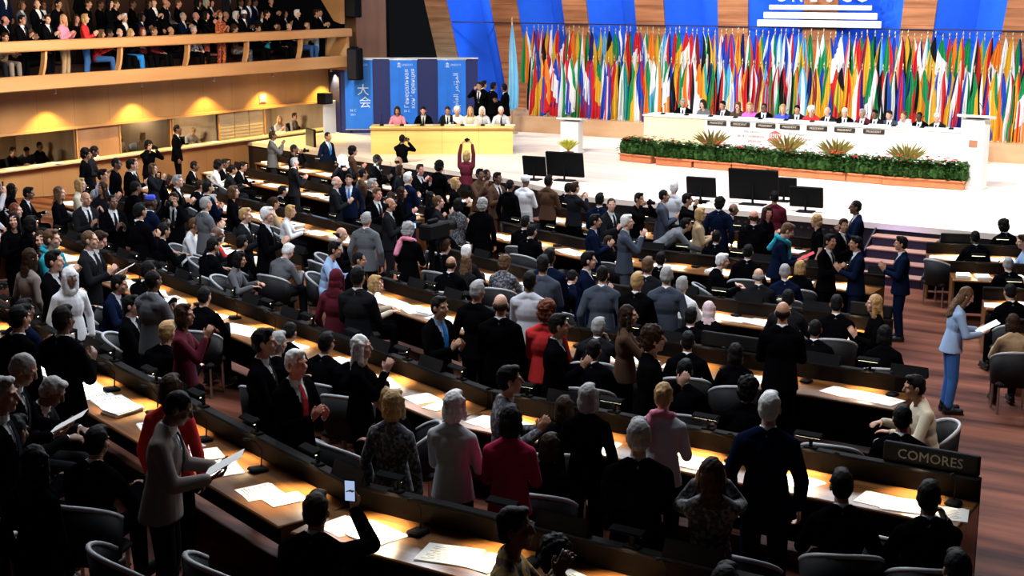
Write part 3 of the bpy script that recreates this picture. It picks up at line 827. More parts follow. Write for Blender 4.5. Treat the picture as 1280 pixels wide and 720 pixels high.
for (xa, xb), lab, kind in BAN:
    sa, sb = [SLEN * (x - 425) / (597 - 425) for x in (xa, xb)]
    w = sb - sa; c = (sa + sb) / 2
    P = A + dv * (c / SLEN)
    b = empty('banner', (P.x, P.y, 1.0), ang); tag(b, lab, 'banner', 'blue banners on the partition')
    m = MB(); n = 10
    vs = [(w * (i / n - .5), .045 + .008 * math.sin(i * 1.7), z) for z in (.12, 2.38) for i in range(n + 1)]
    vs += [(x, y - .012, z) for x, y, z in vs]; k = n + 1
    fs = [(i, i + 1, k + i + 1, k + i) for i in range(n)] + [(2 * k + i, 3 * k + i, 3 * k + i + 1, 2 * k + i + 1) for i in range(n)]
    m.add(vs, fs); m.obj('cloth', M_BANNER, b)
    m = MB(); m.box((0, .04, 2.38), (w + .04, .03, .03)); m.obj('batten', M_METAL, b); m = MB(); m.box((0, .04, .12), (w + .02, .03, .025)); m.obj('batten', M_METAL, b)
    def put(txt, size, x, z, rot=0.):
        me = text_mesh(txt, size, extrude=.003); me.materials[0] = M_LET
        o = link('lettering', me, b, (x, .012, z)); o.rotation_euler = (math.pi / 2, 0, 0)
        if rot: o.rotation_euler = (Matrix.Rotation(math.pi / 2, 3, 'X') @ Matrix.Rotation(rot, 3, 'Z')).to_euler()
    # small temple mark and wordmark at the head of each banner
    m = MB(); m.add([(-.2, .012, 2.24), (-.08, .012, 2.24), (-.14, .012, 2.29)], [(0, 1, 2)])
    for q in range(3): m.box((-.14, .016, 2.16 - .012 * q), (.11 + .012 * q, .006, .007))
    for q in range(5): m.box((-.18 + .02 * q, .016, 2.2), (.009, .006, .06))
    m.obj('emblem', M_LET, b)
    put('UNESCO', .09, .12, 2.21)
    if kind == 'cn': put('大', .40, .14, 1.38); put('会', .40, .2, .98); put('36 C', .11, -.2, .74); put('2011', .09, -.2, .6)
    elif kind == 'ru': put('Генеральная', .2, .1, 1.45, math.pi / 2); put('конференция', .2, .3, 1.45, math.pi / 2); put('36 C', .11, .1, .72)
    else: put('\ufee1\ufe8e\ufecc\ufedf\ufe8d \ufeae\ufee4\ufe97\ufe86\ufee4\ufedf\ufe8d', .22, .14, 1.42, math.pi / 2); put('36 C', .11, .1, .72)

# side table with a birch front
T0 = Vector((*at(464, 193, 1.0), 0)); T1 = Vector((*at(641, 193, 1.0), 0)); tv = T1 - T0; TL = tv.length; tang = math.atan2(tv.y, tv.x); TN = Vector((-tv.y, tv.x, 0)).normalized()
root = empty('side_table', (*((T0 + T1) / 2 + TN * .38).xy, 1.0), tang); tag(root, 'long birch-fronted side table on the stage before the blue banners', 'table')
m = MB(); m.box((0, -.36, .37), (TL, .05, .74)); m.obj('front_panel', W_YEL, root)
m = MB(); m.box((0, 0, .765), (TL + .06, .84, .05), bev=.012); m.obj('table_top', W_YEL, root)
m = MB(); m.box((0, -.395, .69), (TL, .02, .03)); m.obj('front_strip', plain('brown_strip', (.25, .13, .04), .5), root)
for sx in (-1, 1):
    m = MB(); m.box((sx * (TL / 2 - .03), .02, .37), (.05, .74, .74)); m.obj('end_panel', W_YEL, root)

# ------------------------------------------------------------------ podium
PZ = 1.95
P0 = Vector((*at(805, 143, PZ), 0)); P1 = Vector((*at(1222, 165, PZ), 0)); pv = P1 - P0; PL = pv.length; pang = math.atan2(pv.y, pv.x)
root = empty('podium_table', (P0.x, P0.y, 1.0), pang); tag(root, 'long white podium table on the stage with nameplates and red lettering', 'table')
zp = PZ - 1.0; xs = PL * (890 - 805) / (1222 - 805)
def bx(x): return PL * (x - 805) / (1222 - 805)
m = MB(); m.box((xs / 2, .03, zp / 2), (xs - .01, .06, zp)); m.obj('front_panel', M_CREAM, root)
m = MB(); m.box(((xs + PL) / 2, .03, zp / 2), (PL - xs, .06, zp)); m.obj('front_panel', M_WHITE, root)
m = MB(); m.box((PL / 2, .42, zp - .02), (PL + .08, .92, .05), bev=.015); m.obj('table_top', M_WHITE, root)
for x in (.03, PL - .03):
    m = MB(); m.box((x, .45, zp / 2 - .02), (.06, .8, zp - .05)); m.obj('end_panel', M_WHITE, root)
M_RED = plain('red_lettering', (.55, .08, .08), .6); M_GREYL = plain('grey_lettering', (.2, .2, .24), .6)
def pt(txt, size, px, z, mat):
    me = text_mesh(txt, size, extrude=.003); me.materials[0] = mat
    o = link('lettering', me, root, (bx(px), -.006, z)); o.rotation_euler.x = math.pi / 2
pt('36e session', .12, 953, .62, M_GREYL); pt('de la Conférence', .12, 951, .49, M_RED); pt('générale', .12, 956, .36, M_RED)
pt('36th session', .12, 1012, .62, M_GREYL); pt('of the General', .12, 1013, .49, M_RED); pt('Conference', .12, 1012, .36, M_RED)
m = MB(); cx = bx(983)
m.add([(cx - .2, -.008, .60), (cx + .2, -.008, .60), (cx, -.008, .69)], [(0, 1, 2)])
for q in range(6): m.box((cx - .16 + .064 * q, -.004, .53), (.03, .008, .11))
for q in range(3): m.box((cx, -.004, .455 - .03 * q), (.4 + .05 * q, .008, .02))
m.obj('emblem', M_RED, root)
pt('UNESCO', .09, 983, .35, M_RED)
M_PLATE = plain('dark_nameplate', (.03, .018, .012), .5)
PLQ = ['leftmost', 'second', 'third', 'fourth', 'fifth', 'sixth', 'last']
for i, px in enumerate((906, 937, 970, 1001, 1035, 1069, 1104)):
    q = Vector((bx(px), -.02, zp - .14)); w = Matrix.Rotation(pang, 3, 'Z') @ q
    b = empty('nameplate', (P0.x + w.x, P0.y + w.y, 1.0 + w.z), pang)
    tag(b, 'dark nameplate on the podium front, ' + ('first from the cream panel', 'second from the cream panel', 'above the left lettering', 'above the right lettering', 'just past the lettering', 'second past the lettering', 'last before the bare white end')[i], 'nameplate', 'nameplates on the podium front')
    m = MB(); m.box((0, 0, 0), (.6, .03, .13), bev=.02); m.obj('plate', M_PLATE, b)
    me = text_mesh(('VICE-PRES.', 'PRESIDENT', 'SECRETARY', 'PRESIDENT', 'DIRECTOR', 'CHAIR', 'VICE-PRES.')[i] if False else 'PRESIDENT', .085, extrude=.002); me.materials[0] = plain('plate_lettering', (.55, .5, .42), .6)
    o = link('lettering', me, b, (0, -.017, 0)); o.rotation_euler.x = math.pi / 2

# white lecterns
def lectern(px, py, h, label, rz, deco):
    u, v = at(px, py, 1.0); root = empty('lectern', (u, v + .25, 1.0), rz); tag(root, label, 'lectern')
    m = MB(); m.box((0, 0, h / 2 - .05), (.55, .42, h - .1), bev=.02); m.obj('body', M_WHITE, root)
    m = MB(); m.box((0, 0, h - .05), (.76, .56, .06), rx=-.12, bev=.015); m.obj('desk_top', M_WHITE, root)
    m = MB(); m.box((0, 0, .03), (.62, .5, .06), bev=.01); m.obj('base', M_WHITE, root)
    if deco:
        m = MB(); m.box((.04, -.216, h * .62), (.2, .012, .16)); m.obj('badge', plain('brown_badge', (.35, .16, .09), .6), root)
    m = MB(); m.tube([(.1, .05, h - .02), (.1, .02, h + .2), (.08, -.08, h + .28)], .008); m.obj('microphone', M_BLACK, root)
lectern(709, 192, 1.02, 'white lectern standing alone on the stage before the low flag platform', .15, False)
lectern(1211, 237, 1.75, 'tall white lectern at the right-hand end of the podium by the planters', -.1, True)

# monitors lined along the stage edge, their backs to the hall
for (px, py, w, h, lab) in ((668, 225, .62, .5, 'small black stage monitor beside the white-robed person'), (706, 226, 1.0, .62, 'wide black stage monitor before the white lectern'),
        (876, 252, .68, .46, 'black stage monitor alone before the middle of the planters'), (941, 256, 1.12, .7, 'widest black stage monitor, before the planters'),
        (980, 252, .55, .45, 'small black stage monitor between two larger ones'), (1007, 265, .72, .45, 'low black stage monitor, last of the line before the steps')):
    u, v = at(px, py, 1.0); monitor('stage_monitor', (u, v, 1.0), .1, w, h, h / 2 + .1, lab, 'monitor', tilt=.2)

# ------------------------------------------------------------------ planters along the podium
M_TERRA = plain('terracotta', (.52, .17, .07), .7, var=.2, scale=9, bump=.2)
def leaf_mesh(n, L, W, H, size, seed, upright=.5):
    rnd = random.Random(seed); m = MB()
    for _ in range(n):
        p = Vector((rnd.uniform(-L / 2, L / 2), rnd.uniform(-W / 2, W / 2), H * rnd.random() ** .8))
        a = rnd.uniform(0, 6.283); up_ = rnd.uniform(-.2, 1.) * upright
        d = Vector((math.cos(a), math.sin(a), up_)).normalized(); s = d.cross(Vector((0, 0, 1))).normalized(); k = size * rnd.uniform(.6, 1.3)
        n_ = s.cross(d)
        m.add([p, p + d * k * .45 + s * k * .28 + n_ * k * .08, p + d * k - n_ * k * .12, p + d * k * .45 - s * k * .28 + n_ * k * .08, p + d * k * .5], [(0, 4, 1), (1, 4, 2), (0, 3, 4), (3, 2, 4)])
    return m
M_LEAF = plain('planter_leaves', (.032, .085, .018), .6, var=.75, scale=9, spec=.1)
M_FLOW = plain('red_flowers', (.6, .05, .03), .6, var=.3, scale=20)
def foliage(s):
    m = leaf_mesh(950, 1.1, .42, .44, .13, s); rnd = random.Random(s)
    for k in range(9):
        c = Vector((-.48 + .12 * k, rnd.uniform(-.04, .04), .16)); rx, rz = .13, rnd.uniform(.2, .27); vs, fs = [], []
        for i in range(7):
            ph = -1.5 + 3. * i / 6
            for j in range(10): vs.append(c + Vector((rx * math.cos(ph) * math.cos(j * .628), .2 * math.cos(ph) * math.sin(j * .628), rz * math.sin(ph))))
        for i in range(6):
            for j in range(10): fs.append((i * 10 + j, i * 10 + (j + 1) % 10, i * 10 + 10 + (j + 1) % 10, i * 10 + 10 + j))
        m.add(vs, fs)
    return m.mesh('foliage', M_LEAF)
foli = [foliage(s) for s in (1, 2, 3)]
def blossoms(seed):
    rnd = random.Random(seed); m = MB()
    for _ in range(16):
        c = (rnd.uniform(-.5, .5), rnd.uniform(-.2, .2), rnd.uniform(.36, .52))
        for k in range(5):
            t = k * 1.2566; m.add([c, (c[0] + .05 * math.cos(t), c[1] + .05 * math.sin(t), c[2] + .015), (c[0] + .055 * math.cos(t + .6), c[1] + .055 * math.sin(t + .6), c[2] + .03), (c[0] + .05 * math.cos(t + 1.1), c[1] + .05 * math.sin(t + 1.1), c[2] + .015)], [(0, 1, 2, 3)])
    return m.mesh('blossom', M_FLOW)
blo = [blossoms(s) for s in (4, 5, 6)]
bxm = MB(); bxm.box((0, 0, .1), (1.08, .42, .2), bev=.02); bxm.box((0, 0, .195), (1.14, .48, .04), bev=.01); bxm = bxm.mesh('box', M_TERRA)
soil = MB(); soil.box((0, 0, .2), (1.0, .36, .04)); soil = soil.mesh('soil', plain('soil', (.03, .018, .01), .9))
line = [(795, 203), (842, 208), (890, 212), (938, 216), (986, 221), (1034, 225), (1082, 229), (1130, 233), (1174, 236)]
lab = ['first in the line, by the cream panel', 'second along from the cream panel', 'third along, a spiky plant behind it', 'fourth along, below the first nameplates', 'fifth along, below the red lettering', 'sixth along, just past the red lettering', 'seventh along from the cream panel', 'eighth along, bushy spiky plant behind it', 'last, beside the tall white lectern']
for i, (px, py) in enumerate(line):
    u, v = at(px, py, 1.0); j = min(i + 1, 8); u2, v2 = at(*line[j], 1.0); j0 = j - 1; u1, v1 = at(*line[j0], 1.0)
    r = empty('planter', (u, v + .2, 1.0), math.atan2(v2 - v1, u2 - u1)); tag(r, 'terracotta planter of green leaves, ' + lab[i], 'planter', 'planters along the podium')
    link('box', bxm, r); link('soil', soil, r); link('foliage', foli[i % 3], r, (0, 0, .2)); link('blossom', blo[i % 3], r, (0, 0, .2))
def spiky(u, v, z, h, label, col):
    r = empty('spiky_plant', (u, v, z)); tag(r, label, 'plant')
    m = MB()
    for k in range(40):
        a = k * 2.4; t = .35 + .55 * (k / 26)
        d = Vector((math.cos(a) * t, math.sin(a) * t, 1)).normalized(); s = d.cross(Vector((0, 0, 1))).normalized(); b = Vector((0, 0, .3))
        e = b + d * h; m.add([b - s * .02, b + s * .02, b + d * h * .6 + s * .03, e - Vector((0, 0, h * .15)), b + d * h * .6 - s * .03], [(0, 1, 2, 3, 4)])
    m.obj('fronds', col, r)
    m = MB(); m.lathe([(.11, 0), (.14, .22), (.16, .24), (.16, .28), (.13, .28), (.12, .26)], 16); m.tube([(0, 0, .2), (0, 0, .34)], .03); m.obj('pot', M_TERRA, r)
M_OLIVE = plain('olive_fronds', (.25, .2, .04), .6, var=.3)
for px, py, lb in ((880, 204, 'spiky olive plant behind the third planter of the podium'), (975, 211, 'spiky olive plant standing below the emblem on the podium'), (1036, 217, 'spiky olive plant just past the red lettering'), (1125, 225, 'bushy spiky olive plant before the bare white podium end')):
    u, v = at(px, py, 1.0); spiky(u, v + .45, 1.0, .78, lb, M_OLIVE)
u, v = at(708, 203, 1.0); spiky(u, v + .1, 1.0, .45, 'bright yellow-green potted plant at the foot of the white lectern', plain('yellow_fronds', (.5, .5, .06), .6, var=.3))
# ------------------------------------------------------------------ flags
R_, W_, B_, G_, Y_, K_, O_, S_, N_, P_ = (.62, .02, .025), (.82, .82, .84), (.02, .07, .48), (.01, .26, .08), (.72, .42, .03), (.008, .008, .01), (.78, .22, .02), (.12, .45, .75), (.01, .02, .16), (.25, .02, .04)
T_ = (.01, .32, .33)
CN = {R_: 'red', W_: 'white', B_: 'blue', G_: 'green', Y_: 'yellow', K_: 'black', O_: 'orange', S_: 'sky-blue', N_: 'navy', P_: 'maroon', T_: 'teal'}
# colours seen from the hoist down the folds; 'h' falls as streaks, 'v' as stacked bands, 'd' slanting
DES = [('h', R_, W_, R_), ('v', B_, W_, R_), ('h', G_, W_, R_, K_), ('v', G_, W_, O_), ('h', K_, R_, Y_), ('d', R_, Y_), ('h', W_, B_, W_), ('v', G_, Y_, R_), ('d', B_, Y_, B_), ('h', R_, W_, B_),
 ('d', W_, R_), ('h', S_, W_, S_), ('v', R_, W_, R_), ('d', G_, Y_, B_), ('h', Y_, B_, R_), ('d', R_, K_, G_), ('d', N_, W_, R_, N_), ('h', W_, G_, R_), ('v', K_, Y_, R_), ('d', R_, W_),
 ('h', O_, W_, G_), ('d', G_, R_, Y_), ('h', B_, K_, W_), ('d', S_, Y_), ('h', R_, B_), ('d', K_, G_, Y_), ('v', G_, W_), ('h', W_, R_, W_), ('d', T_, Y_, K_), ('h', B_, R_, B_),
 ('d', R_, G_), ('h', Y_, G_), ('d', N_, Y_), ('h', R_, W_, K_, G_), ('d', W_, B_, R_), ('v', O_, W_), ('h', G_, K_, Y_), ('d', P_, W_), ('h', B_, W_, G_), ('d', R_, B_, W_),
 ('h', Y_, R_, Y_), ('d', S_, W_), ('h', K_, W_, G_), ('d', G_, O_), ('h', N_, R_, W_), ('d', Y_, K_), ('h', T_, W_), ('d', O_, R_), ('v', W_, S_), ('h', R_, Y_, G_),
 ('d', B_, O_), ('h', W_, K_, R_), ('d', G_, W_, B_), ('h', P_, Y_), ('d', W_, G_), ('h', S_, K_, Y_), ('d', N_, G_, R_), ('h', G_, R_), ('d', Y_, W_), ('h', W_, O_, G_)]
def flag_mat(d):
    nm = 'flag_' + d[0] + '_' + '_'.join(CN[c] for c in d[1:])
    if nm in MATS: return MATS[nm]
    m, nt, b = new_mat(nm)
    uv = nt.nodes.new('ShaderNodeUVMap'); sp = nt.nodes.new('ShaderNodeSeparateXYZ'); nt.links.new(uv.outputs['UV'], sp.inputs[0])
    a, c = {'h': (.85, .22), 'v': (.2, .85), 'd': (.55, .55)}[d[0]]
    m1 = nt.nodes.new('ShaderNodeMath'); m1.operation = 'MULTIPLY'; m1.inputs[1].default_value = a
    m2 = nt.nodes.new('ShaderNodeMath'); m2.operation = 'MULTIPLY_ADD'; m2.inputs[1].default_value = c
    nt.links.new(sp.outputs['X'], m1.inputs[0]); nt.links.new(sp.outputs['Y'], m2.inputs[0]); nt.links.new(m1.outputs[0], m2.inputs[2])
    n = len(d) - 1
    r = ramp_node(nt, [(i / n, c_) for i, c_ in enumerate(d[1:])], 'CONSTANT')
    nt.links.new(m2.outputs[0], r.inputs['Fac']); nt.links.new(r.outputs['Color'], b.inputs['Base Color'])
    b.inputs['Roughness'].default_value = .65; b.inputs['Specular IOR Level'].default_value = .2
    MATS[nm] = m; return m
def flag_cloth(seed, L, wmax):
    """cloth hanging in folds from the top of its pole: pointed above, fuller below"""
    rnd = random.Random(seed); me = bpy.data.meshes.new('cloth'); bm = bmesh.new(); uvl = bm.loops.layers.uv.new('UVMap')
    nu, nv = 18, 22; ph = rnd.uniform(0, 6); k1 = rnd.uniform(2.2, 3.2); sway = rnd.uniform(-.03, .03); off = rnd.uniform(.28, .6)
    grid = []; uvs = {}
    for j in range(nv + 1):
        t = j / nv; w = .035 + wmax * (1 - math.exp(-3.2 * t)) * (1 - .12 * max(0, t - .8) / .2); row = []
        for i in range(nu + 1):
            s = i / nu
            x = w * (s - off) + sway * t + .012 * math.sin(7 * t + ph)
            y = -.02 + (.018 + .055 * t) * math.sin(2 * math.pi * k1 * s + ph + 1.2 * t) - .02 * t
            z = -.05 - L * t * (1 - .10 * abs(s - off)) - .06 * (s if rnd else 0) * t
            v = bm.verts.new((x, y, z)); uvs[v] = (s, t); row.append(v)
        grid.append(row)
    for j in range(nv):
        for i in range(nu):
            f = bm.faces.new((grid[j][i], grid[j + 1][i], grid[j + 1][i + 1], grid[j][i + 1])); f.smooth = True
            for l in f.loops: l[uvl].uv = uvs[l.vert]
    bm.to_mesh(me); bm.free(); me.materials.append(None); return me
CLOTHS = [flag_cloth(s, 1.75 + .15 * (s % 3), .30 + .03 * (s % 4)) for s in range(7)]
M_POLE = plain('flag_pole', (.55, .42, .2), .4, metal=.6)
def pole_mesh(h):
    m = MB(); m.tube([(0, 0, 0), (0, 0, h)], .014, 8); m.lathe([(.001, 0), (.022, .02), (.024, .05), (.012, .09), (.001, .13)], 8, (0, 0, h)); m.lathe([(.11, 0), (.11, .02), (.03, .035), (.02, .09)], 12)
    return m.mesh('pole', M_POLE, True)
Z_F = 1.5
uF, zF = at_y(662, 66, 39.6); uB, zBk = at_y(662, 31, 40.8)
PF, PB = pole_mesh(zF - Z_F - .13), pole_mesh(zBk - Z_F - .13)
rows_flag = []
rnd = random.Random(21)
order = list(range(len(DES))); seq = []
while len(seq) < 190:
    o_ = order[:]; rnd.shuffle(o_)
    if seq and o_[0] == seq[-1]: o_[0], o_[5] = o_[5], o_[0]
    seq += o_
def dname(d):
    return '-'.join(dict.fromkeys(CN[c] for c in d[1:])) + {'h': ' streaked', 'v': ' banded', 'd': ' slant-banded'}[d[0]]
NF = 82; step = .197
u0F = at_y(664, 66, 39.6)[0]; u0B = at_y(660, 31, 40.8)[0]
cand = []
for r, (u0, v, pm, h, nm, cnt) in enumerate(((u0F, 39.6, PF, zF - Z_F - .13, 'front', NF), (u0B, 40.8, PB, zBk - Z_F - .13, 'back', 86))):
    ds = [DES[seq[(i + r * 95) % len(seq)]] for i in range(cnt)]
    for i in range(cnt):
        u = u0 + i * step + rnd.uniform(-.025, .025); hh = h + rnd.uniform(-.05, .05)
        f = empty('national_flag', (u, v + rnd.uniform(-.06, .06), Z_F)); f.scale.z = hh / h
        link('pole', pm, f)
        c = link('cloth', CLOTHS[rnd.randrange(7)], f, (0, -.02, h), rnd.uniform(-.35, .35), flag_mat(ds[i]))
        if rnd.random() < .5: c.scale.x = -1
        nb = [dname(ds[i + k]).split()[0] for k in (-1, 1) if 0 <= i + k < cnt]
        fr = i / (cnt - 1)
        zone = 'over the low platform' if fr < .21 else 'behind the podium' if fr < .82 else 'beyond the podium'
        cand.append((f, dname(ds[i]), nm, nb, zone, i, cnt))
seen = {}
for f, d, nm, nb, zone, i, cnt in cand:
    a = f'{d} flag in the {nm} row {zone}'
    seen.setdefault(a, []).append((f, nb, i, cnt))
for a, L in seen.items():
    for f, nb, i, cnt in L:
        lb = a
        if len(L) > 1: lb = a + (f' between {nb[0]} and {nb[1]} ones' if len(nb) == 2 else ' at the end of the row')
        tag(f, lb, 'flag', 'national flags behind the podium')
# the pale blue flag standing apart
u, zt = at_y(640, 27, 38.4)
f = empty('standing_flag', (u, 38.4, 1.0)); tag(f, 'tall pale blue flag standing alone between the side table and the massed flags', 'flag')
m = MB(); m.tube([(0, 0, 0), (0, 0, zt - 1.0)], .022, 10); m.lathe([(.001, 0), (.035, .03), (.02, .1), (.001, .16)], 10, (0, 0, zt - 1.0)); m.lathe([(.2, 0), (.2, .03), (.04, .06), (.03, .16)], 16); m.obj('pole', M_POLE, f, smooth=True)
link('cloth', flag_cloth(50, 2.75, .34), f, (.03, -.02, zt - 1.05), mat=plain('un_blue_cloth', (.16, .48, .72), .6, var=.15, scale=3))
# ------------------------------------------------------------------ desks with their lamps, papers, nameplates and microphones
ROWS = {1: (25.0, -9.2, -13.3, -27.3, (-17.6, -15.6)), 2: (22.1, -6.85, -12.1, -26.8, (-17.4, -15.2)), 3: (18.4, -5.57, -10.75, -25.6, (-16.1, -14.0)), 4: (14.9, -4.25, -9.33, -24.0, (-15.1, -12.8)), 5: (11.12, -2.58, -7.55, -20.0, None), 6: (7.62, -2.55, -6.55, -17.0, None)}
RUNS = []      # (start, end, row, block): the desk line, its near edge to the hall rear
for r, (v, ur, ub, ul, gap) in ROWS.items():
    RUNS.append(((ub, v), (ur, v), r, 'centre'))
    f = lambda u: (u, v + SL * (ub - u))
    if gap:
        RUNS.append((f(gap[1]), f(ub - .02), r, 'inner')); RUNS.append((f(ul), f(gap[0]), r, 'wing'))
    else: RUNS.append((f(ul), f(ub - .02), r, 'wing'))
for r, (u0, v0) in {7: (-7.1, 25.75), 8: (-6.2, 24.1), 9: (-5.1, 21.9), 10: (-4.1, 19.5)}.items():
    RUNS.append(((u0, v0), (u0 + 3.4, v0 + SL * 3.4), r, 'right'))
ORD = {1: 'front', 2: 'second', 3: 'third', 4: 'fourth', 5: 'fifth', 6: 'rearmost'}
def row_phrase(r, block):
    if block == 'right': return {7: 'front far-aisle row', 8: 'second far-aisle row', 9: 'third far-aisle row', 10: 'rearmost far-aisle row'}[r]
    return f'{ORD[r]} {block} row'
M_LAMP = plain('bulb_warm', (1, .85, .55), .3, emit=5)
hood = MB(); hood.box((0, 0, 0), (.34, .13, .03), rx=.35, bev=.012); hood.box((0, .05, -.06), (.03, .02, .14)); hood = hood.mesh('shade', M_BLACK)
bulb = MB(); bulb.tube([(-.13, -.005, -.022), (.13, -.005, -.022)], .009, 8); bulb = bulb.mesh('bulb', M_LAMP)
lbase = MB(); lbase.box((0, .055, -.14), (.12, .05, .03), bev=.01); lbase = lbase.mesh('base', M_BLACK)
micb = MB(); micb.box((0, 0, .018), (.12, .15, .036), rx=-.1, bev=.012); micb = micb.mesh('base', M_BLACK)
mics = MB(); mics.tube([(0, .03, .03), (0, .04, .18), (0, -.02, .27), (0, -.07, .29)], .006, 6); mics = mics.mesh('stem', M_BLACK)
mich = MB(); mich.lathe([(.004, -.01), (.013, 0), (.013, .05), (.004, .06)], 10); mich = mich.mesh('head', plain('mic_foam', (.01, .01, .01), .9))
npl = MB(); npl.add([(-.21, 0, 0), (.21, 0, 0), (.21, .05, .12), (-.21, .05, .12), (-.21, .1, 0), (.21, .1, 0)], [(0, 1, 2, 3), (5, 4, 3, 2), (0, 4, 5, 1), (0, 3, 4), (1, 5, 2)]); npl = npl.mesh('nameplate', M_BLACK)
def sheet(w, h, t, n, seed):
    rnd = random.Random(seed); m = MB()
    for i in range(n): m.box((rnd.uniform(-.008, .008), rnd.uniform(-.008, .008), t * (i + .5)), (w, h, t * .92), rz=rnd.uniform(-.06, .06))
    return m
PAP = [sheet(.21, .297, .002, 3, 1).mesh('paper', M_PAPER), sheet(.3, .297, .002, 2, 2).mesh('paper', M_PAPER), sheet(.42, .31, .003, 3, 3).mesh('paper', M_PAPER), sheet(.23, .31, .012, 4, 4).mesh('paper', M_PAPER)]
def text_lines(w, h, seed):
    rnd = random.Random(seed); m = MB()
    for i in range(9): m.box((-w * .08 * rnd.random(), h * (.34 - .085 * i), 0), (w * rnd.uniform(.5, .78), .007, .0006))
    return m.mesh('printed_lines', plain('print_ink', (.12, .12, .14), .8))
TLM = [text_lines(.21, .297, 1), text_lines(.3, .297, 2), text_lines(.42, .31, 3), text_lines(.23, .31, 4)]
TOPS = (.0065, .0045, .0095, .0485)
DESK_SPOTS = []; DESK_ITEMS = []
n_light = 0
for (a, b, r, block) in RUNS:
    a = Vector((*a, 0)); b = Vector((*b, 0)); d = b - a; L = d.length; an = math.atan2(d.y, d.x); mid = (a + b) / 2
    ZD = floor_z(mid.x, mid.y) if block == 'right' else dict((k, floor_z(ROWS[k][2] + 1, ROWS[k][0])) for k in ROWS)[r]
    mid.z = ZD; root = empty('delegate_desk', mid, an)
    tag(root, f'long dark wooden delegate desk, {row_phrase(r, block)}', 'desk', 'long delegate desks')
    m = MB(); m.box((0, -.02, .745), (L, .66, .035), bev=.01); m.obj('desk_top', W_DESK, root)
    m = MB(); m.box((0, .325, .50), (L, .03, .92), bev=.008); m.obj('front_panel', plain('desk_front', (.008, .005, .004), .7, spec=.1), root)
    m = MB(); m.box((0, .30, .955), (L, .10, .03), bev=.008); m.obj('top_ledge', plain('dark_ledge', (.006, .005, .005), .8, spec=.08), root)
    for sx in (-1, 1):
        m = MB(); m.box((sx * (L / 2 - .02), .0, .40), (.04, .62, .72), bev=.006); m.obj('end_panel', W_DESK, root)
    n = max(1, round(L / 1.02)); w = L / n
    for i in range(n):
        s = -L / 2 + w * (i + .5); q = lambda x, y, z=.7625: root.matrix_basis @ Vector((x, y, z))
        DESK_SPOTS.append((a + d * ((i + .5) / n), an, r, block))
        DESK_ITEMS.append((root.location.copy(), an, s, r, block, i, n))
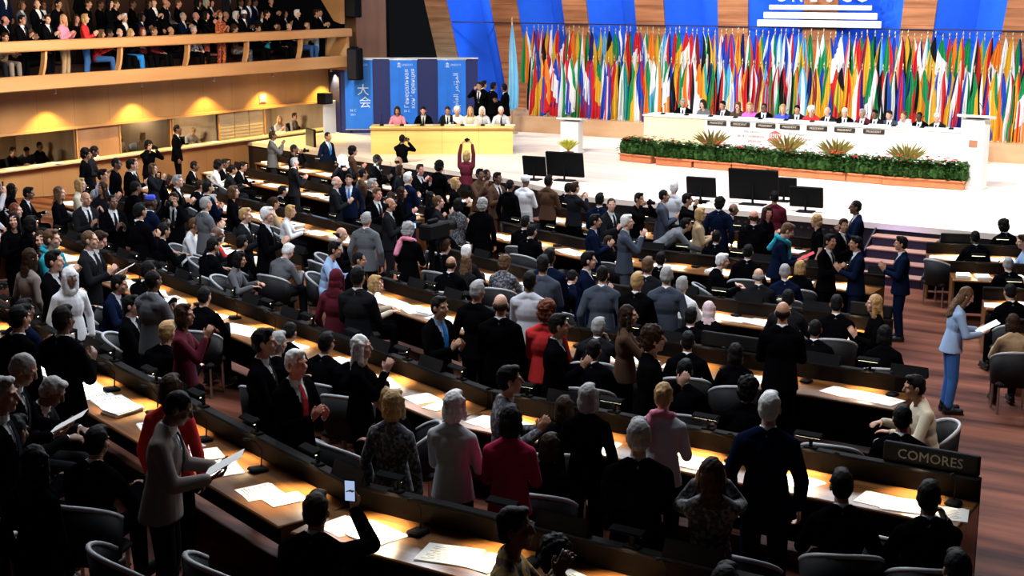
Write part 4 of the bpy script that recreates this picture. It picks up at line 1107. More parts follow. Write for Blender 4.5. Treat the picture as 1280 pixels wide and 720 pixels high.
# ------------------------------------------------------------------ everyone in the hall
# head px py | pose | facing (s stage, p profile, q three-quarter front, c camera, b back, l other profile, or degrees) | skin | hair colour | clothes | label
HALL = '''
9 239 desk p b crop k S:black:white:- person with short black hair seated below the booths at the hall edge
24 242 desk p b short k S:black:white:- dark-haired person in black seated beside another, below the booth ledge
42 241 phone p p short k T:silver:black person in pale shirt holding a phone high on a raised arm
75 242 clap p p long w T:black:black long-haired person in black, profile, behind the raised phone arm
107 232 clap p p bob l T:cream:black blond person in cream jacket below the booth ledge
122 235 claplook c m long n T:charcoal:black brown-haired person turning to smile beside the blond one in cream
133 220 clap p m short k T:lightblue:navy person in pale blue shirt standing before the wood panel
115 250 clap q m ring s S:charcoal:white:- balding person in dark suit clapping toward the middle, white hair fringe
133 252 clap q b crop k S:black:white:- dark-skinned person in black clapping beside the balding one with white fringe
158 206 down s m short k S:black:white:- person in black standing by the booth ledge gap
170 206 clap p p short l S:charcoal:white:- sandy-haired person in dark jacket clapping below the booth windows
189 211 claphi p p bob w T:charcoal:black brown-bobbed person clapping high below the booth windows
136 206 down p b crop k T:black:black dark figure standing in the gap of the booth ledge
108 193 down p m curly k T:black:black dark-haired person standing against the dark gap between the booths
118 190 read p b crop k T:charcoal:black person in dark shirt by the booth gap, looking down
186 182 photo q m curly k T:black:black person leaning out over the booth ledge, head at window height
222 168 down s b crop k S:black:white:- tall person in black standing close to the booth panel, back turned
220 227 clap p p short g S:black:white:- grey-haired person in black suit with white collar, profile
245 208 desk p b crop k S:black:white:- seated dark-haired person just below the lit booth panel
279 207 desk s b curly k T:white:black person with round black hair and white top seated at the lit papers
291 213 desk s m short k S:charcoal:white:- dark-haired person seated beside the white-topped one
246 236 clap s m short k S:navy:white:- broad-backed person in navy standing between the wing desks
281 240 clap p p bob w T:black:black brown-bobbed person in black, face in profile toward the stage
310 256 clap s p short g S:grey:white:- grey-jacketed person seen from behind at the wing desks
217 249 photo c m short n S:black:white:- person holding a camera to the face, turned to the hall rear
189 254 clap s d kufi royal S:navy:white:- person in blue cap and navy jacket standing over the wing desk
253 282 desk p m crop w T:white:black seated person in pale shirt, profile, behind the papers
275 292 desk p b ring g S:charcoal:white:- bald seated person in dark jacket leaning on the wing desk
306 297 desk s p bob s T:red:black white-haired person with red collar seated at the wing desk
323 268 clap p p short s S:black:white:- white-haired person in black suit standing behind the red-collared one
20 264 clap p p long a T:black:black auburn-haired person in black at the hall edge
18 276 claplook q p long k T:black:black black-haired person in black, face turned to the light, hall edge
39 281 down s m bob k T:black:black dark-bobbed person in black seen from behind
57 302 claplook q p long n T:charcoal:black long-haired person smiling beside the teal shawl
76 298 clap p p short w T:teal:black+teal person wrapped in a teal shawl clapping in profile
98 300 clap p p crop w S:charcoal:white:- person in dark suit in profile just past the teal shawl
123 303 read p p short n S:charcoal:white:- person in dark grey suit standing reading a white paper
67 328 clap p p short k S:black:white:- dark-haired person in black suit clapping in profile near the hall edge
9 324 down s p long n T:taupe:black long brown-haired person at the very edge of the hall
35 348 down q b scarf white T:white:black person in white headscarf and white top at the hall edge
142 357 desk p m short k S:navy:white:- seated person in navy leaning over the fifth row papers
267 309 desk s m short k S:black:white:- black-haired person seated with back to us before the empty chairs
300 326 desk p m bob k T:grey:black dark-bobbed person in grey seated beyond the empty chairs
360 271 clap p p short l S:charcoal:white:- fair-haired person in dark suit clapping, standing at the wing desk
357 315 write s p short s S:grey:white:- white-haired person bowed over papers by the aisle
427 294 desk p p ring n S:black:white:- balding person in black seated at a desk end by the aisle
419 313 desk p m short k T:lightblue:navy person in pale blue shirt seated by the aisle, profile
449 326 desk p m crop k S:black:white:- short-haired person in black seated near the desk end, profile
437 346 clap s m short k S:charcoal:white:- large dark-suited person standing in the aisle, back turned
402 351 down s m scarf maroon T:maroon:black person in maroon headscarf and dark dress standing in the aisle
326 305 desk s m short k S:black:white:- dark-haired person seated with elbows on the lit wing desk
436 225 down c p short n S:navy:white:blue person in navy suit and pale tie facing the hall below the camera flash
421 228 clap p p ring s S:charcoal:white:- white-haired person just behind the navy suit facing the hall
466 231 clap p p short g S:black:white:- grey-haired person in black clapping in profile, ahead of the aisle
471 243 clap q r short w S:black:white:- pink-faced person clapping beside the grey-haired profile
488 256 clap p m ring k S:charcoal:white:- balding person in grey suit standing in profile mid-hall
511 288 clap s p curly g T:black:black+pink grey curly-haired person in black with pink scarf, hands clapping
503 241 clap p p long n T:black:black brown-haired person in black just ahead of the balding grey suit
535 222 clap s p short s S:navy:white:- white-haired person in navy jacket standing mid-hall
500 213 clap p m bob n T:charcoal:black brown-bobbed person clapping below the photographer on the stage edge
516 213 claphi q r short n S:black:white:- ruddy person clapping high just below the photographers
570 229 clap p p bob l T:black:black fair-bobbed person in black below the raised arms
550 208 clap s m curly k T:black:black person with dark curls standing just before the stage
601 218 claphi q b short k T:brown:black person in brown clapping high before the stage
608 219 clap q b crop k T:maroon:black dark-skinned person in maroon clapping before the stage
622 223 clap q b short k S:brown:white:- person in brown suit clapping close to the stage edge
472 200 clap p d crop k S:black:white:- dark-skinned person in black close by the side table end
539 247 clap p m long k T:black:black long dark-haired person in profile near the television camera
549 253 claphi p p updo w T:charcoal:black person with pinned-up hair clapping high near the television camera
576 256 clap s m bob k T:greyprint:black dark-bobbed person in grey patterned dress standing mid-hall
602 256 down s p curly g K:black:black grey-haired person in long black coat seen from behind
616 312 desk s p short s S:charcoal:white:- white-haired person seated mid-hall, back to us
589 330 desk s p long w T:charcoal:black person with long light-brown hair seated mid-hall
633 329 desk s p curly w T:greyprint:black curly brown-haired person in patterned top seated mid-hall
635 307 desk s m short n S:black:white:- brown-haired person seated behind the white-haired one mid-hall
520 353 desk p p bob l T:cream:black fair-haired person seated low at the inner desk
385 254 desk s m short n S:tan:white:- person in tan jacket seated at the wing papers
325 203 desk p b crop k S:black:white:- person in black seated ahead near the lit booth ledge
341 207 desk p m short k S:black:white:- person in black bowed at the front papers near the booths
361 187 photo p b crop k T:black:black camera operator in black by the booth panel, camera raised
416 263 desk p p bob l T:white:black person in white leaning forward below the flash
396 172 down q m crop k S:navy:white:blue technician in navy with folded arms before the white board
657 227 clap s b turban white R:white person in long white robe and white turban standing before the stage
638 232 down s b crop k T:black:grey person in black and grey standing against the white robe
686 227 clap s b short k T:brown:black person in brown beside the small stage monitor
711 236 desk s m short k S:black:white:- person in black seated at the very front below the wide monitor
737 253 clap s m short k S:navy:white:- dark-haired person in navy at the front, centre aisle
755 256 claplook q p crop n S:charcoal:white:- short-haired person at the front with face turned to us
744 277 clap p m short k S:navy:white:- person in navy suit standing in profile, second row centre
784 278 claphi p p short s S:slate:white:- white-haired person in slate suit clapping high, hands ahead
801 249 photo q m short k T:black:black dark-haired person in black aiming a camera across the front
838 236 down s p short s T:silver:black white-haired person in pale shirt bending to talk at the front
846 241 clap p m crop k S:slate:white:- dark-haired person in slate-grey jacket at the front
876 268 clap p p bob l T:tan:black blond person in beige wrap at the front, centre block
853 283 bend p m short k S:grey:white:- person in grey jacket bent right over a front desk
917 262 desk p b ring k S:black:white:- bald person in black at the front below the widest monitor
937 270 clap s r ring n S:black:white:- balding person in black standing below the widest monitor
870 246 photo p m short k T:black:black person in black kneeling by the lone stage monitor
736 326 clap p p short k S:navy:white:- dark-haired person in navy with pink cheek in profile, third row
687 322 clap s b short k S:navy:white:- person in navy mid-hall, third row, back turned
667 334 clap s m short k T:slate:black person in slate sweater mid-hall, third row
685 346 clap s b short k T:silver:black dark-haired person in pale grey jacket, hands lifted, back turned
757 352 down s p crop k S:slate:white:- person in grey suit with back turned, third row centre
777 353 clap s p short l S:black:white:- sandy-haired person between two grey suits, third row centre
823 349 down s p short g S:slate:white:- grey-haired person in slate-blue suit, back squarely turned
810 333 clap s p short w S:charcoal:white:- brown-haired person ahead of the slate-blue suit
826 325 desk s m short k S:black:white:- dark-haired person ahead, almost hidden by neighbours
903 327 desk p p short s S:black:white:- white-haired person seated in black, second row centre
948 346 desk s p ring g S:charcoal:white:- bald-topped person with grey fringe seated in the third row
880 344 desk s p short g T:white:black grey-haired person in white shirt seated in the third row
845 352 desk s p bob n T:black:black brown-bobbed person seated in the third row centre
981 288 read p p short w T:navy:black+teal fair-haired person with teal lanyard holding something red
1020 277 down l p curly l H:black:black curly-haired person in short-sleeved black dress standing by the aisle
1069 262 clap l b crop k S:navy:white:- tall person in navy suit standing by the stage steps, looking across
1055 282 claplook q m short n S:black:white:- person in black half hidden by the tall navy suit
1036 303 clap q m short k S:black:white:- person in black with face turned up, near the steps
1060 304 clap l m short k S:navy:white:- dark-haired person in dark suit clapping beside the aisle, facing across
1126 305 clap l m short k S:navy:white:- person in navy suit clapping alone in the aisle below the steps
1011 335 desk s p bob l T:black:black fair-bobbed person seated in the second row near the aisle
981 341 desk s p short g S:navy:white:- grey-haired person in navy seated in the second row
965 248 clap s m short k T:maroon:black dark-haired person in maroon standing at the very front
970 263 claplook q r bob n T:black:black pink-faced person at the front below the monitors
1214 288 desk s d crop k S:black:white:- dark-skinned person seated in the front row beyond the aisle
1256 286 desk s d curly k S:black:white:- round-haired person seated in the front row beyond the aisle
1277 300 desk l p short n T:lightblue:black person in pale blue at the far edge of the front row beyond the aisle
1260 331 desk s p short g S:black:white:- grey-haired person in dark suit seated in the second row beyond the aisle
165 383 sclap p p short k S:black:white:- dark-haired person in black seated in profile, fourth row wing
210 418 desk s p short l T:black:black fair-haired person seated low behind the fourth row wing desk
231 395 claphi p m bob n T:maroon:black person in dark maroon clapping high by the fourth row papers
307 431 clap p m short k S:black:white:- big dark-suited person in profile standing at the fifth row, near the aisle
29 465 read p m crop g S:black:white:- grey-templed person bowed over the rearmost papers
3 493 down p m short g S:black:white:- older person at the very edge, only the face showing
66 493 write p b short g S:charcoal:white:- grey-haired person in glasses bent over the rearmost desk
214 488 down s b bob n T:red:black dark-bobbed person with red collar behind the taupe jacket
223 513 read p b crop k S:taupe:white:- person in taupe jacket standing with a white paper in hand
356 431 desk s p short g S:black:white:- grey-haired person seated, head just above the next person
366 456 clap q r short s S:black:white:red elderly white-haired person in dark suit and red tie, clapping
456 494 write l p bob l H:black:black honey-blond person in sleeveless black looking down
474 438 claphi p p long s T:black:black long platinum-haired person in black clapping with white cuffs
519 510 down s p bob l T:greyprint:black ash-blond person in patterned top, back turned
541 506 clap s p bob s T:silver:black white-bobbed person in pale grey jacket
548 385 clap q m short k S:black:lightblue:blue dark-haired person in dark suit and blue tie clapping, face to us
626 382 clap s p ring n S:black:white:- brown-haired balding person in black, fourth row, back turned
639 477 clap p m short k S:greyprint:white:- dark-haired person in grey patterned jacket clapping in profile
497 425 desk s m short k S:black:white:- dark head just beyond the platinum-haired person
692 390 clap s p curly a T:red:black auburn-haired person in bright red clapping
699 408 clap p m short k S:black:white:- dark-haired person in black profile, hands raised before the red dress
801 430 clap p p curly n T:black:black dark wavy-haired person in black clapping in profile, fourth row
786 395 claphi p p long n T:brown:black long brown-haired person with bare forearms clapping, fourth row
886 388 desk s m scarf palepink T:black:black person in pale pink headscarf and black, back turned
856 466 desk s m short k S:black:white:- person in black seated at the fifth row, papers lit beyond
731 499 down s p bob g T:black:black person with thick grey bob in black, back turned
830 497 clap s p updo l T:silver:black+pink blond person with dark hair band and pink scarf, pale jacket
935 489 desk s m curly k T:black:black dark curly-haired person seated at the fourth row papers
638 527 clap s b bob k T:crimson:black dark-bobbed person in crimson jacket clapping
1094 381 clap l p long l T:black:black long blond-haired person in black at the desk end, profile
975 391 clap s m ring k S:black:white:- bald dark person in black standing, third row near the aisle
1019 413 desk s b crop k S:black:white:- dark-haired person seated between the two lit papers, third row
1104 419 desk s m bob k T:black:black dark-bobbed person seated at the desk end, white collar
1143 484 desk l m short k T:cream:black dark-haired person in cream jacket at the fourth row desk end
1128 526 desk s m short k S:black:white:- dark head of a seated person before the cream jacket
962 512 down s p short s S:navy:white:- white-haired person in dark suit, back turned, fifth row centre
1208 371 read p p long w T:denim:jeans long-haired person in pale denim jacket and jeans standing in the aisle
1266 405 desk s m bob n T:tan:black brown-haired person in tan top on a chair beyond the aisle
1262 366 desk s m crop k S:black:white:- dark-suited person seated beyond the denim jacket
396 641 sphone s m short n S:black:white:- person in black seated at the rearmost desk holding up a phone
645 662 claphi p b short k T:goldprint:goldprint person in gold patterned dress clapping by the bright desk lamp
786 553 clap s p short g S:black:white:- grey-haired person in black suit clapping, back turned, fifth row centre
877 600 photo s p long n T:greyprint:black long brown-haired person in patterned black aiming a small camera
747 668 sclap s b curly k T:navy:black dark curly-haired person in navy at the bottom of the hall
938 742 sclap s m short k S:black:white:- person at the bottom of the hall with one lit hand
1062 612 desk s m short k S:black:white:- broad person in black seated at the fifth row, lamp lit beyond
1149 624 cheek s b short k S:black:white:- person in black seated at the fifth row desk end, hand to cheek
1041 703 desk l p curly k S:black:white:- person with dark curls at the bottom edge, cheek lit
1196 716 desk s m short k S:black:white:- dark head at the bottom edge beside the red floor
122 556 desk s m short k S:black:white:- shadowed person with white collar by the rearmost desk
20 545 desk s b short k S:black:white:- shadowed person at the hall edge behind the rearmost desk
45 580 down s m long k T:black:black shadowed long-haired person at the rear edge
690 560 desk s m bob n T:black:black shadowed bobbed person seated beside the crimson jacket
560 430 desk s m short k S:black:white:- shadowed person seated below the blue-tied clapper
735 440 desk s m short k S:black:white:- shadowed person seated past the raised hands, fourth row
905 425 desk s m short k S:black:white:- shadowed person seated ahead of the fourth row lit papers
1050 380 desk s m short k S:black:white:- shadowed person seated in the third row by the aisle
985 375 desk s m short k S:charcoal:white:- person in charcoal seated in the third row, back turned
700 350 desk s m short k S:black:white:- dark person seated beside the pale grey jacket
640 395 desk s m bob k T:black:black dark-bobbed person seated ahead of the balding black suit
300 232 desk s m short n S:black:white:- brown-haired person seated at the front wing papers
265 252 desk s p short g S:black:white:- grey-haired person seated in the second wing row
345 240 desk s m short k S:black:white:- dark person seated near the wing papers, second row
170 235 down s b crop k T:black:black dark person standing ahead of the wing desks, hall side
150 265 clap s m short k S:black:white:- dark-haired person in black clapping past the balding pair
205 290 desk s m short k S:black:white:- dark-haired person seated just before the blue cap
90 350 desk s m short k S:black:white:- dark person seated by the wing desk of the fourth row
30 400 down s m short k S:black:white:- dark person standing at the hall edge, fourth row
75 400 clap s b short k S:black:white:- dark person clapping by the black empty chair
200 340 desk s m short k S:black:white:- dark person sitting just before the first empty chair
560 285 desk s m short k S:black:white:- dark person seated behind the television camera
590 275 desk s m short n S:black:white:- brown-haired person seated near the long black coat
665 290 desk s m short k S:black:white:- dark person seated behind the white robe
705 275 desk s m short k S:black:white:- dark person seated ahead of the navy profile suit
900 300 desk s m short k S:black:white:- dark person seated past the bent grey jacket
930 305 desk s m bob n T:black:black brown-bobbed person seated in the second row centre
960 310 desk s m short k S:black:white:- dark person seated behind the teal lanyard
850 395 desk s m short k S:black:white:- dark person seated beside the pink headscarf
940 425 desk s m bob k T:black:black dark-bobbed person seated at the fourth row, reading
'''
def project(u, v, z):
    c, s = math.cos(-YAW), math.sin(-YAW); x, y = u * c - v * s, u * s + v * c; h = z - CAM_H
    dep = y * math.cos(PITCH) - h * math.sin(PITCH); up_ = y * math.sin(PITCH) + h * math.cos(PITCH)
    return 640 + F_PX * x / dep, 360 - F_PX * up_ / dep
FACE = {'p': 58, 'q': 100, 'c': 148, 'b': -32, 'l': -118}
PERSONS = []
def outfit(code, bottoms='skirt'):
    c = code.split('+'); p = c[0].split(':'); k = p[0]
    if k == 'S':
        o = ['suit:' + p[1], 'shirt:' + p[2], 'trousers:' + (p[1] if p[1] in ('black', 'navy', 'charcoal', 'slate', 'brown') else 'charcoal')]
        o.append('tie:' + (p[3] if len(p) > 3 and p[3] != '-' else 'charcoal'))
    elif k == 'T': o = ['top:' + p[1], 'trousers:' + p[2]]
    elif k == 'H': o = ['short:' + p[1], 'skirt:' + p[2]]
    elif k == 'K': o = ['coat:' + p[1], 'trousers:' + p[2]]
    elif k == 'R': o = ['robe:' + p[1]]
    for s in c[1:]: o.append('shawl:' + s)
    return o

def desk_push(u, v, sit):
    """keep people out of the desks: behind the near edge or beyond the front panel"""
    best = None
    for a, b, r, block in RUNS:
        dx, dy = b[0] - a[0], b[1] - a[1]; L = math.hypot(dx, dy); ex, ey = dx / L, dy / L
        s = (u - a[0]) * ex + (v - a[1]) * ey; y = -(u - a[0]) * ey + (v - a[1]) * ex
        if -.35 < s < L + .35:
            lo, hi = (-.73, .78) if sit else (-.60, .62)
            if lo < y < hi:
                if sit:
                    t = lo if y < .45 else hi           # seated people mostly sit on the hall side of a desk
                else: t = lo if y < .15 else hi
                return u - ey * (t - y), v + ex * (t - y)
    return u, v

rows_ = []
for ln in HALL.strip().splitlines():
    t = ln.split(None, 8)
    px, py, pose, face, skin, hair, hcol, cloth, label = float(t[0]), float(t[1]), t[2], t[3], t[4], t[5], t[6], t[7], t[8]
    rig(pose)
    rnd = random.Random(hash(label) if False else sum(ord(c) * (i + 1) for i, c in enumerate(label)))
    fem = hair in ('bob', 'long', 'updo', 'scarf') or cloth[0] == 'H'
    sc = rnd.uniform(.93, .98) if fem else rnd.uniform(.975, 1.045)
    zc = HEADZ[pose] * sc
    if label.startswith('tall person'): sc = 1.06
    u, v = at_floor(px, py, zc)
    off = rig(pose).hc.y * sc
    if face == 's': fdeg = math.degrees(math.atan2(-14 - u, 38 - v)) + rnd.uniform(-9, 9)
    elif face in FACE: fdeg = FACE[face] + rnd.uniform(-6, 6)
    else: fdeg = float(face)
    fa = math.radians(fdeg)
    # stand the feet so that the head, not the hips, comes where the photo shows it
    u -= math.sin(fa) * off; v -= math.cos(fa) * off
    sit = POSES[pose].get('sit', 0)
    v = min(v, edge_v(u) - .35); u = max(u, -29.2)
    rows_.append(dict(u=u, v=v, sit=sit, sc=sc, fa=fa, pose=pose, skin=skin, hair=hair, hcol=hcol, cloth=cloth, label=label, fem=fem))
for it in range(14):
    for p in rows_:
        p['u'], p['v'] = desk_push(p['u'], p['v'], p['sit']); p['u'] = max(p['u'], -29.3); p['v'] = min(p['v'], edge_v(p['u']) - .3)
    for i, p in enumerate(rows_):
        for q in rows_[:i]:
            dx, dy = p['u'] - q['u'], p['v'] - q['v']; d = math.hypot(dx, dy); mn = .62 if p['sit'] and q['sit'] else .5
            if 1e-6 < d < mn:
                k = (mn - d) / 2 / d * .9
                p['u'] += dx * k; p['v'] += dy * k; q['u'] -= dx * k; q['v'] -= dy * k
def nearest_ref(u, v, lst):
    q = min(lst, key=lambda q: math.hypot(q['u'] - u, q['v'] - v)); return q
fill = []
rf = random.Random(12)
TOPC = ['S:black:white:-', 'S:black:white:-', 'S:charcoal:white:-', 'S:navy:white:-', 'T:black:black', 'T:charcoal:black', 'S:grey:white:-', 'T:brown:black']
for pt, an, r, block in DESK_SPOTS:
    c_, s_ = math.cos(an), math.sin(an)
    for kind in (0, 1):
        off = -.70 if kind == 0 else -1.75
        u, v = pt[0] - s_ * off, pt[1] + c_ * off
        px, py = project(u, v, floor_z(u, v) + 1.2)
        if not (-15 < px < 1290 and 190 < py < 735): continue
        if px < 250 and py > 230: pr = .62
        elif py > 470 and 560 < px < 1000: pr = .7
        elif 430 < px < 720 and 200 < py < 330: pr = .95
        elif py > 330: pr = .36
        else: pr = .3
        if 250 < px < 560 and py > 540: pr = .1
        if kind and not (430 < px < 720 and py < 330): pr *= .55
        if 612 < px < 700 and 222 < py < 300 or px > 975 and py > 380 or v > edge_v(u) - .55: continue
        if rf.random() > pr: continue
        if any(math.hypot(q['u'] - u, q['v'] - v) < .72 for q in rows_ + fill): continue
        # leave clear whoever stands out: do not cover a head the photo shows
        if any(abs(project(q['u'], q['v'], floor_z(q['u'], q['v']) + HEADZ[q['pose']])[0] - px) < 20 and -12 < py - project(q['u'], q['v'], floor_z(q['u'], q['v']) + HEADZ[q['pose']])[1] < 6 and v < q['v'] for q in rows_): continue
        stand = rf.random() < (.6 if 430 < px < 720 and py < 330 else .4 if py < 480 else .2)
        pose = rf.choice(('clap', 'claphi', 'down', 'clap')) if stand else rf.choice(('desk', 'desk', 'sclap', 'write', 'cheek'))
        if stand and kind == 0: u, v = pt[0] + s_ * .6, pt[1] - c_ * .6
        rig(pose); hair, hcol, adj = rf.choice((('short', 'k', 'black-haired'), ('short', 'n', 'dark-haired'), ('crop', 'k', 'close-cropped'), ('bob', 'n', 'brown-bobbed'), ('long', 'k', 'long-haired'), ('short', 'g', 'grey-haired'), ('ring', 'n', 'balding'), ('curly', 'k', 'curly-haired')))
        cl = rf.choice(TOPC); fem = hair in ('bob', 'long')
        if fem and cl[0] == 'S': cl = 'T:black:black'
        ref = nearest_ref(u, v, rows_); du, dv = u - ref['u'], v - ref['v']
        rel = 'just ahead of' if dv > .6 else 'just behind' if dv < -.6 else 'next to'
        base = ' '.join(ref['label'].replace(',', '').split()[:7])
        lab = ' '.join(f"{adj} {cl.split(':')[1]}-clad person {'standing' if stand else 'seated'} {rel} {base}".split()[:16])
        if any(q['label'] == lab for q in fill): continue
        fill.append(dict(u=u, v=v, sit=0 if stand else 1, sc=rf.uniform(.95, 1.03), fa=math.atan2(-14 - u, 38 - v) + rf.uniform(-.3, .3), pose=pose, skin=rf.choice('pmmbbr'), hair=hair, hcol=hcol, cloth=cl, label=lab, fem=fem))
        if len(fill) >= 42: pass
rf.shuffle(fill); fill = fill[:44]; rows_ += fill
print('people', len(rows_), 'fill', len(fill))
for p in rows_:
    o = make_person((p['u'], p['v']), -p['fa'], p['pose'], p['skin'], p['hair'], p['hcol'], outfit(p['cloth']), p['sc'], .93 if p['fem'] else 1., floor_z(p['u'], p['v']))
    tag(o, p['label'], 'person', 'audience in the hall'); p['o'] = o; PERSONS.append(p)

# ------------------------------------------------------------------ chairs
M_SHELL = plain('chair_shell', (.010, .0105, .012), .6, spec=.2); M_RIM = plain('chair_rim', (.34, .35, .37), .4, spec=.4)
M_SEAT = plain('chair_cushion', (.008, .008, .01), .85)
def chair_meshes():
    def arc(z0, z1, r, t0, t1, n=14, th=.03, flare=0.):
        vs, fs = [], []
        for i in range(n + 1):
            t = t0 + (t1 - t0) * i / n; c, s = math.cos(t), math.sin(t); dip = 1 - .32 * (abs(i / n - .5) * 2) ** 2.2
            for rr, z in ((r, z0), (r + th, z0), (r + th + flare, z0 + (z1 - z0) * dip), (r + flare, z0 + (z1 - z0) * dip)): vs.append((rr * c, rr * s * .95, z))
        for i in range(n):
            for a in range(4):
                b = (a + 1) % 4; fs.append((i * 4 + a, i * 4 + b, i * 4 + 4 + b, i * 4 + 4 + a))
        fs += [(3, 2, 1, 0), (n * 4, n * 4 + 1, n * 4 + 2, n * 4 + 3)]
        return vs, fs
    bk = MB(); bk.add(*arc(.40, .86, .25, math.pi * 1.02, math.pi * 1.98, flare=.03))
    rim = MB(); pts = []
    for i in range(15):
        t = math.pi * (1.02 + .96 * i / 14); dip = 1 - .32 * (abs(i / 14 - .5) * 2) ** 2.2
        pts.append((.295 * math.cos(t), .295 * math.sin(t) * .95, .40 + .46 * dip + .006))
    rim.tube(pts, .02, 8)
    seat = MB(); seat.box((0, .0, .42), (.48, .46, .09), bev=.035)
    leg = MB(); leg.tube([(0, 0, 0), (0, 0, .38)], .016, 8)
    return bk.mesh('backrest', M_SHELL, True), rim.mesh('edge_trim', M_RIM, True), seat.mesh('seat', M_SEAT), leg.mesh('leg', M_METAL)
CH = chair_meshes()
def chair(u, v, rz, label):
    r = empty('armchair', (u, v, floor_z(u, v)), rz); tag(r, label, 'chair', 'armchairs in the hall')
    b = link('backrest', CH[0], r); link('edge_trim', CH[1], b)
    link('seat', CH[2], r)
    for x in (-.2, .2):
        for y in (-.18, .18): link('leg', CH[3], r, (x, y, 0))
    return r
def short_ref(label):
    w = label.replace(',', '').split(); return ' '.join(w[:9])
CHAIRS = []
for p in rows_:
    if p['sit']:
        CHAIRS.append((p['u'] - math.sin(p['fa']) * .02, p['v'] - math.cos(p['fa']) * .02))
        chair(p['u'] - math.sin(p['fa']) * .02, p['v'] - math.cos(p['fa']) * .02, -p['fa'], 'grey armchair under the ' + short_ref(p['label']))
EMPTY_CH = [(196, 330, 30, 'empty grey armchair, first of four along the third row aisle'), (221, 345, 30, 'empty grey armchair, second of four along the third row aisle'), (249, 356, 30, 'empty grey armchair, third of four along the third row aisle'), (293, 366, 20, 'empty grey armchair nearest us of the four along the aisle, turned broadside'),
 (376, 398, 40, 'empty pale-edged armchair beside the large person standing in the aisle'), (137, 415, 10, 'empty black armchair at the wing, behind the navy-suited writer'), (1133, 552, 0, 'empty pale armchair at the fifth row desk end, behind the cream jacket'), (165, 690, 25, 'empty pale-edged armchair at the bottom corner of the hall'),
 (285, 700, 20, 'empty pale-edged armchair behind the taupe jacket at the bottom'), (1185, 320, 20, 'empty pale armchair below the second nameplate beyond the aisle'), (262, 350 - 60, 20, 'empty armchair beside the bald seated person in the wing'), (900, 452, -10, 'empty dark armchair beyond the fourth row lit papers'), (1040, 555, -10, 'empty dark armchair between the white-haired suit and the pale chair'),
 (930, 690, 0, 'empty armchair at the bottom, beside the person with one lit hand'), (690, 660, 0, 'empty armchair by the gold patterned dress'), (395, 560, 15, 'empty armchair behind the elderly person in red tie'), (60, 690, 20, 'empty armchair at the bottom corner, nearest the dark edge'), (1150, 700, 0, 'empty pale-edged armchair at the bottom beside the red floor'),
 (545, 460, 10, 'empty armchair behind the clapping person in blue tie'), (725, 300, 0, 'empty armchair beside the navy profile suit, second row'), (390, 330, 20, 'empty armchair in the aisle by the bowed white-haired person')]
for px, py, fdeg, lab in EMPTY_CH:
    u, v = at_floor(px, py, .8)
    for _ in range(6):
        u, v = desk_push(u, v, True)
        for p in rows_:
            d = math.hypot(u - p['u'], v - p['v'])
            if 1e-6 < d < .6: u += (u - p['u']) / d * (.6 - d); v += (v - p['v']) / d * (.6 - d)
    chair(u, v, math.radians(-fdeg), lab)

# ------------------------------------------------------------------ desk furniture
RZ = {(r, bl_): loc.z for loc, an, s, r, bl_, i, n in DESK_ITEMS}
PLATES = []
ONES = ['first', 'second', 'third', 'fourth', 'fifth', 'sixth', 'seventh', 'eighth', 'ninth', 'tenth', 'eleventh', 'twelfth', 'thirteenth', 'fourteenth', 'fifteenth', 'sixteenth']
hood = MB(); hood.box((0, -.07, .145), (.26, .085, .022), rx=.3, bev=.01); hood.box((0, -.02, .13), (.05, .06, .02)); HOOD = hood.mesh('shade', plain('matte_black', (.004, .004, .004), .9, spec=.05))
post = MB(); post.box((0, .0, .07), (.03, .02, .13)); post.box((0, 0, .008), (.12, .07, .016), bev=.005); POST = post.mesh('base', plain('matte_black', (.004, .004, .004), .9, spec=.05))
bulb = MB(); bulb.tube([(-.11, -.08, .126), (.11, -.08, .126)], .008, 8); BULB = bulb.mesh('bulb', M_LAMP)
# larger lettered nameplates that face us
for px, py, z, wd, txt, lab in ((1152, 592, 1.09, .82, 'COMORES', 'long black nameplate with pale lettering by the hand-to-cheek person'), (1192, 284, 1.09, .62, '', 'black nameplate at the aisle end of the front row beyond the aisle'), (1106, 402, 1.09, .6, '', 'black nameplate at the third row desk end, above the white collar'), (872, 442, 1.09, .8, '', 'long black nameplate beyond the fourth row lit papers')):
    u, v = at_floor(px, py, z)
    an = SL if 'beyond the aisle' in lab and px > 1170 else 0.
    # stand it on the nearest desk ledge
    best = min(((abs(-(u - a[0]) * math.sin(q) + (v - a[1]) * math.cos(q) - .30), a, q, RZ[(r, bl_)], math.hypot(b[0] - a[0], b[1] - a[1])) for a, b, r, bl_ in RUNS for q in [math.atan2(b[1] - a[1], b[0] - a[0])] if min(a[0], b[0]) - .8 < u < max(a[0], b[0]) + .5))
    a, q = best[1], best[2]; s_ = min(max((u - a[0]) * math.cos(q) + (v - a[1]) * math.sin(q), wd / 2 + .02), best[4] - wd / 2 - .02)
    x, y = a[0] + math.cos(q) * s_ - math.sin(q) * .31, a[1] + math.sin(q) * s_ + math.cos(q) * .31
    r_ = empty('desk_nameplate', (x, y, .972 + max(0, best[3])), q); tag(r_, lab, 'nameplate', 'large desk nameplates')
    m = MB(); m.box((0, .02, .09), (wd, .06, .18), bev=.012); m.obj('plate', M_BLACK, r_)
    if not txt: PLATES.append((x, y, wd)); continue
    me = text_mesh(txt, .12, extrude=.002); me.materials[0] = plain('pale_letter', (.35, .34, .28), .6)
    o = link('lettering', me, r_, (0, -.013, .09)); o.rotation_euler.x = math.pi / 2
    PLATES.append((x, y, wd))
COUNT = 0
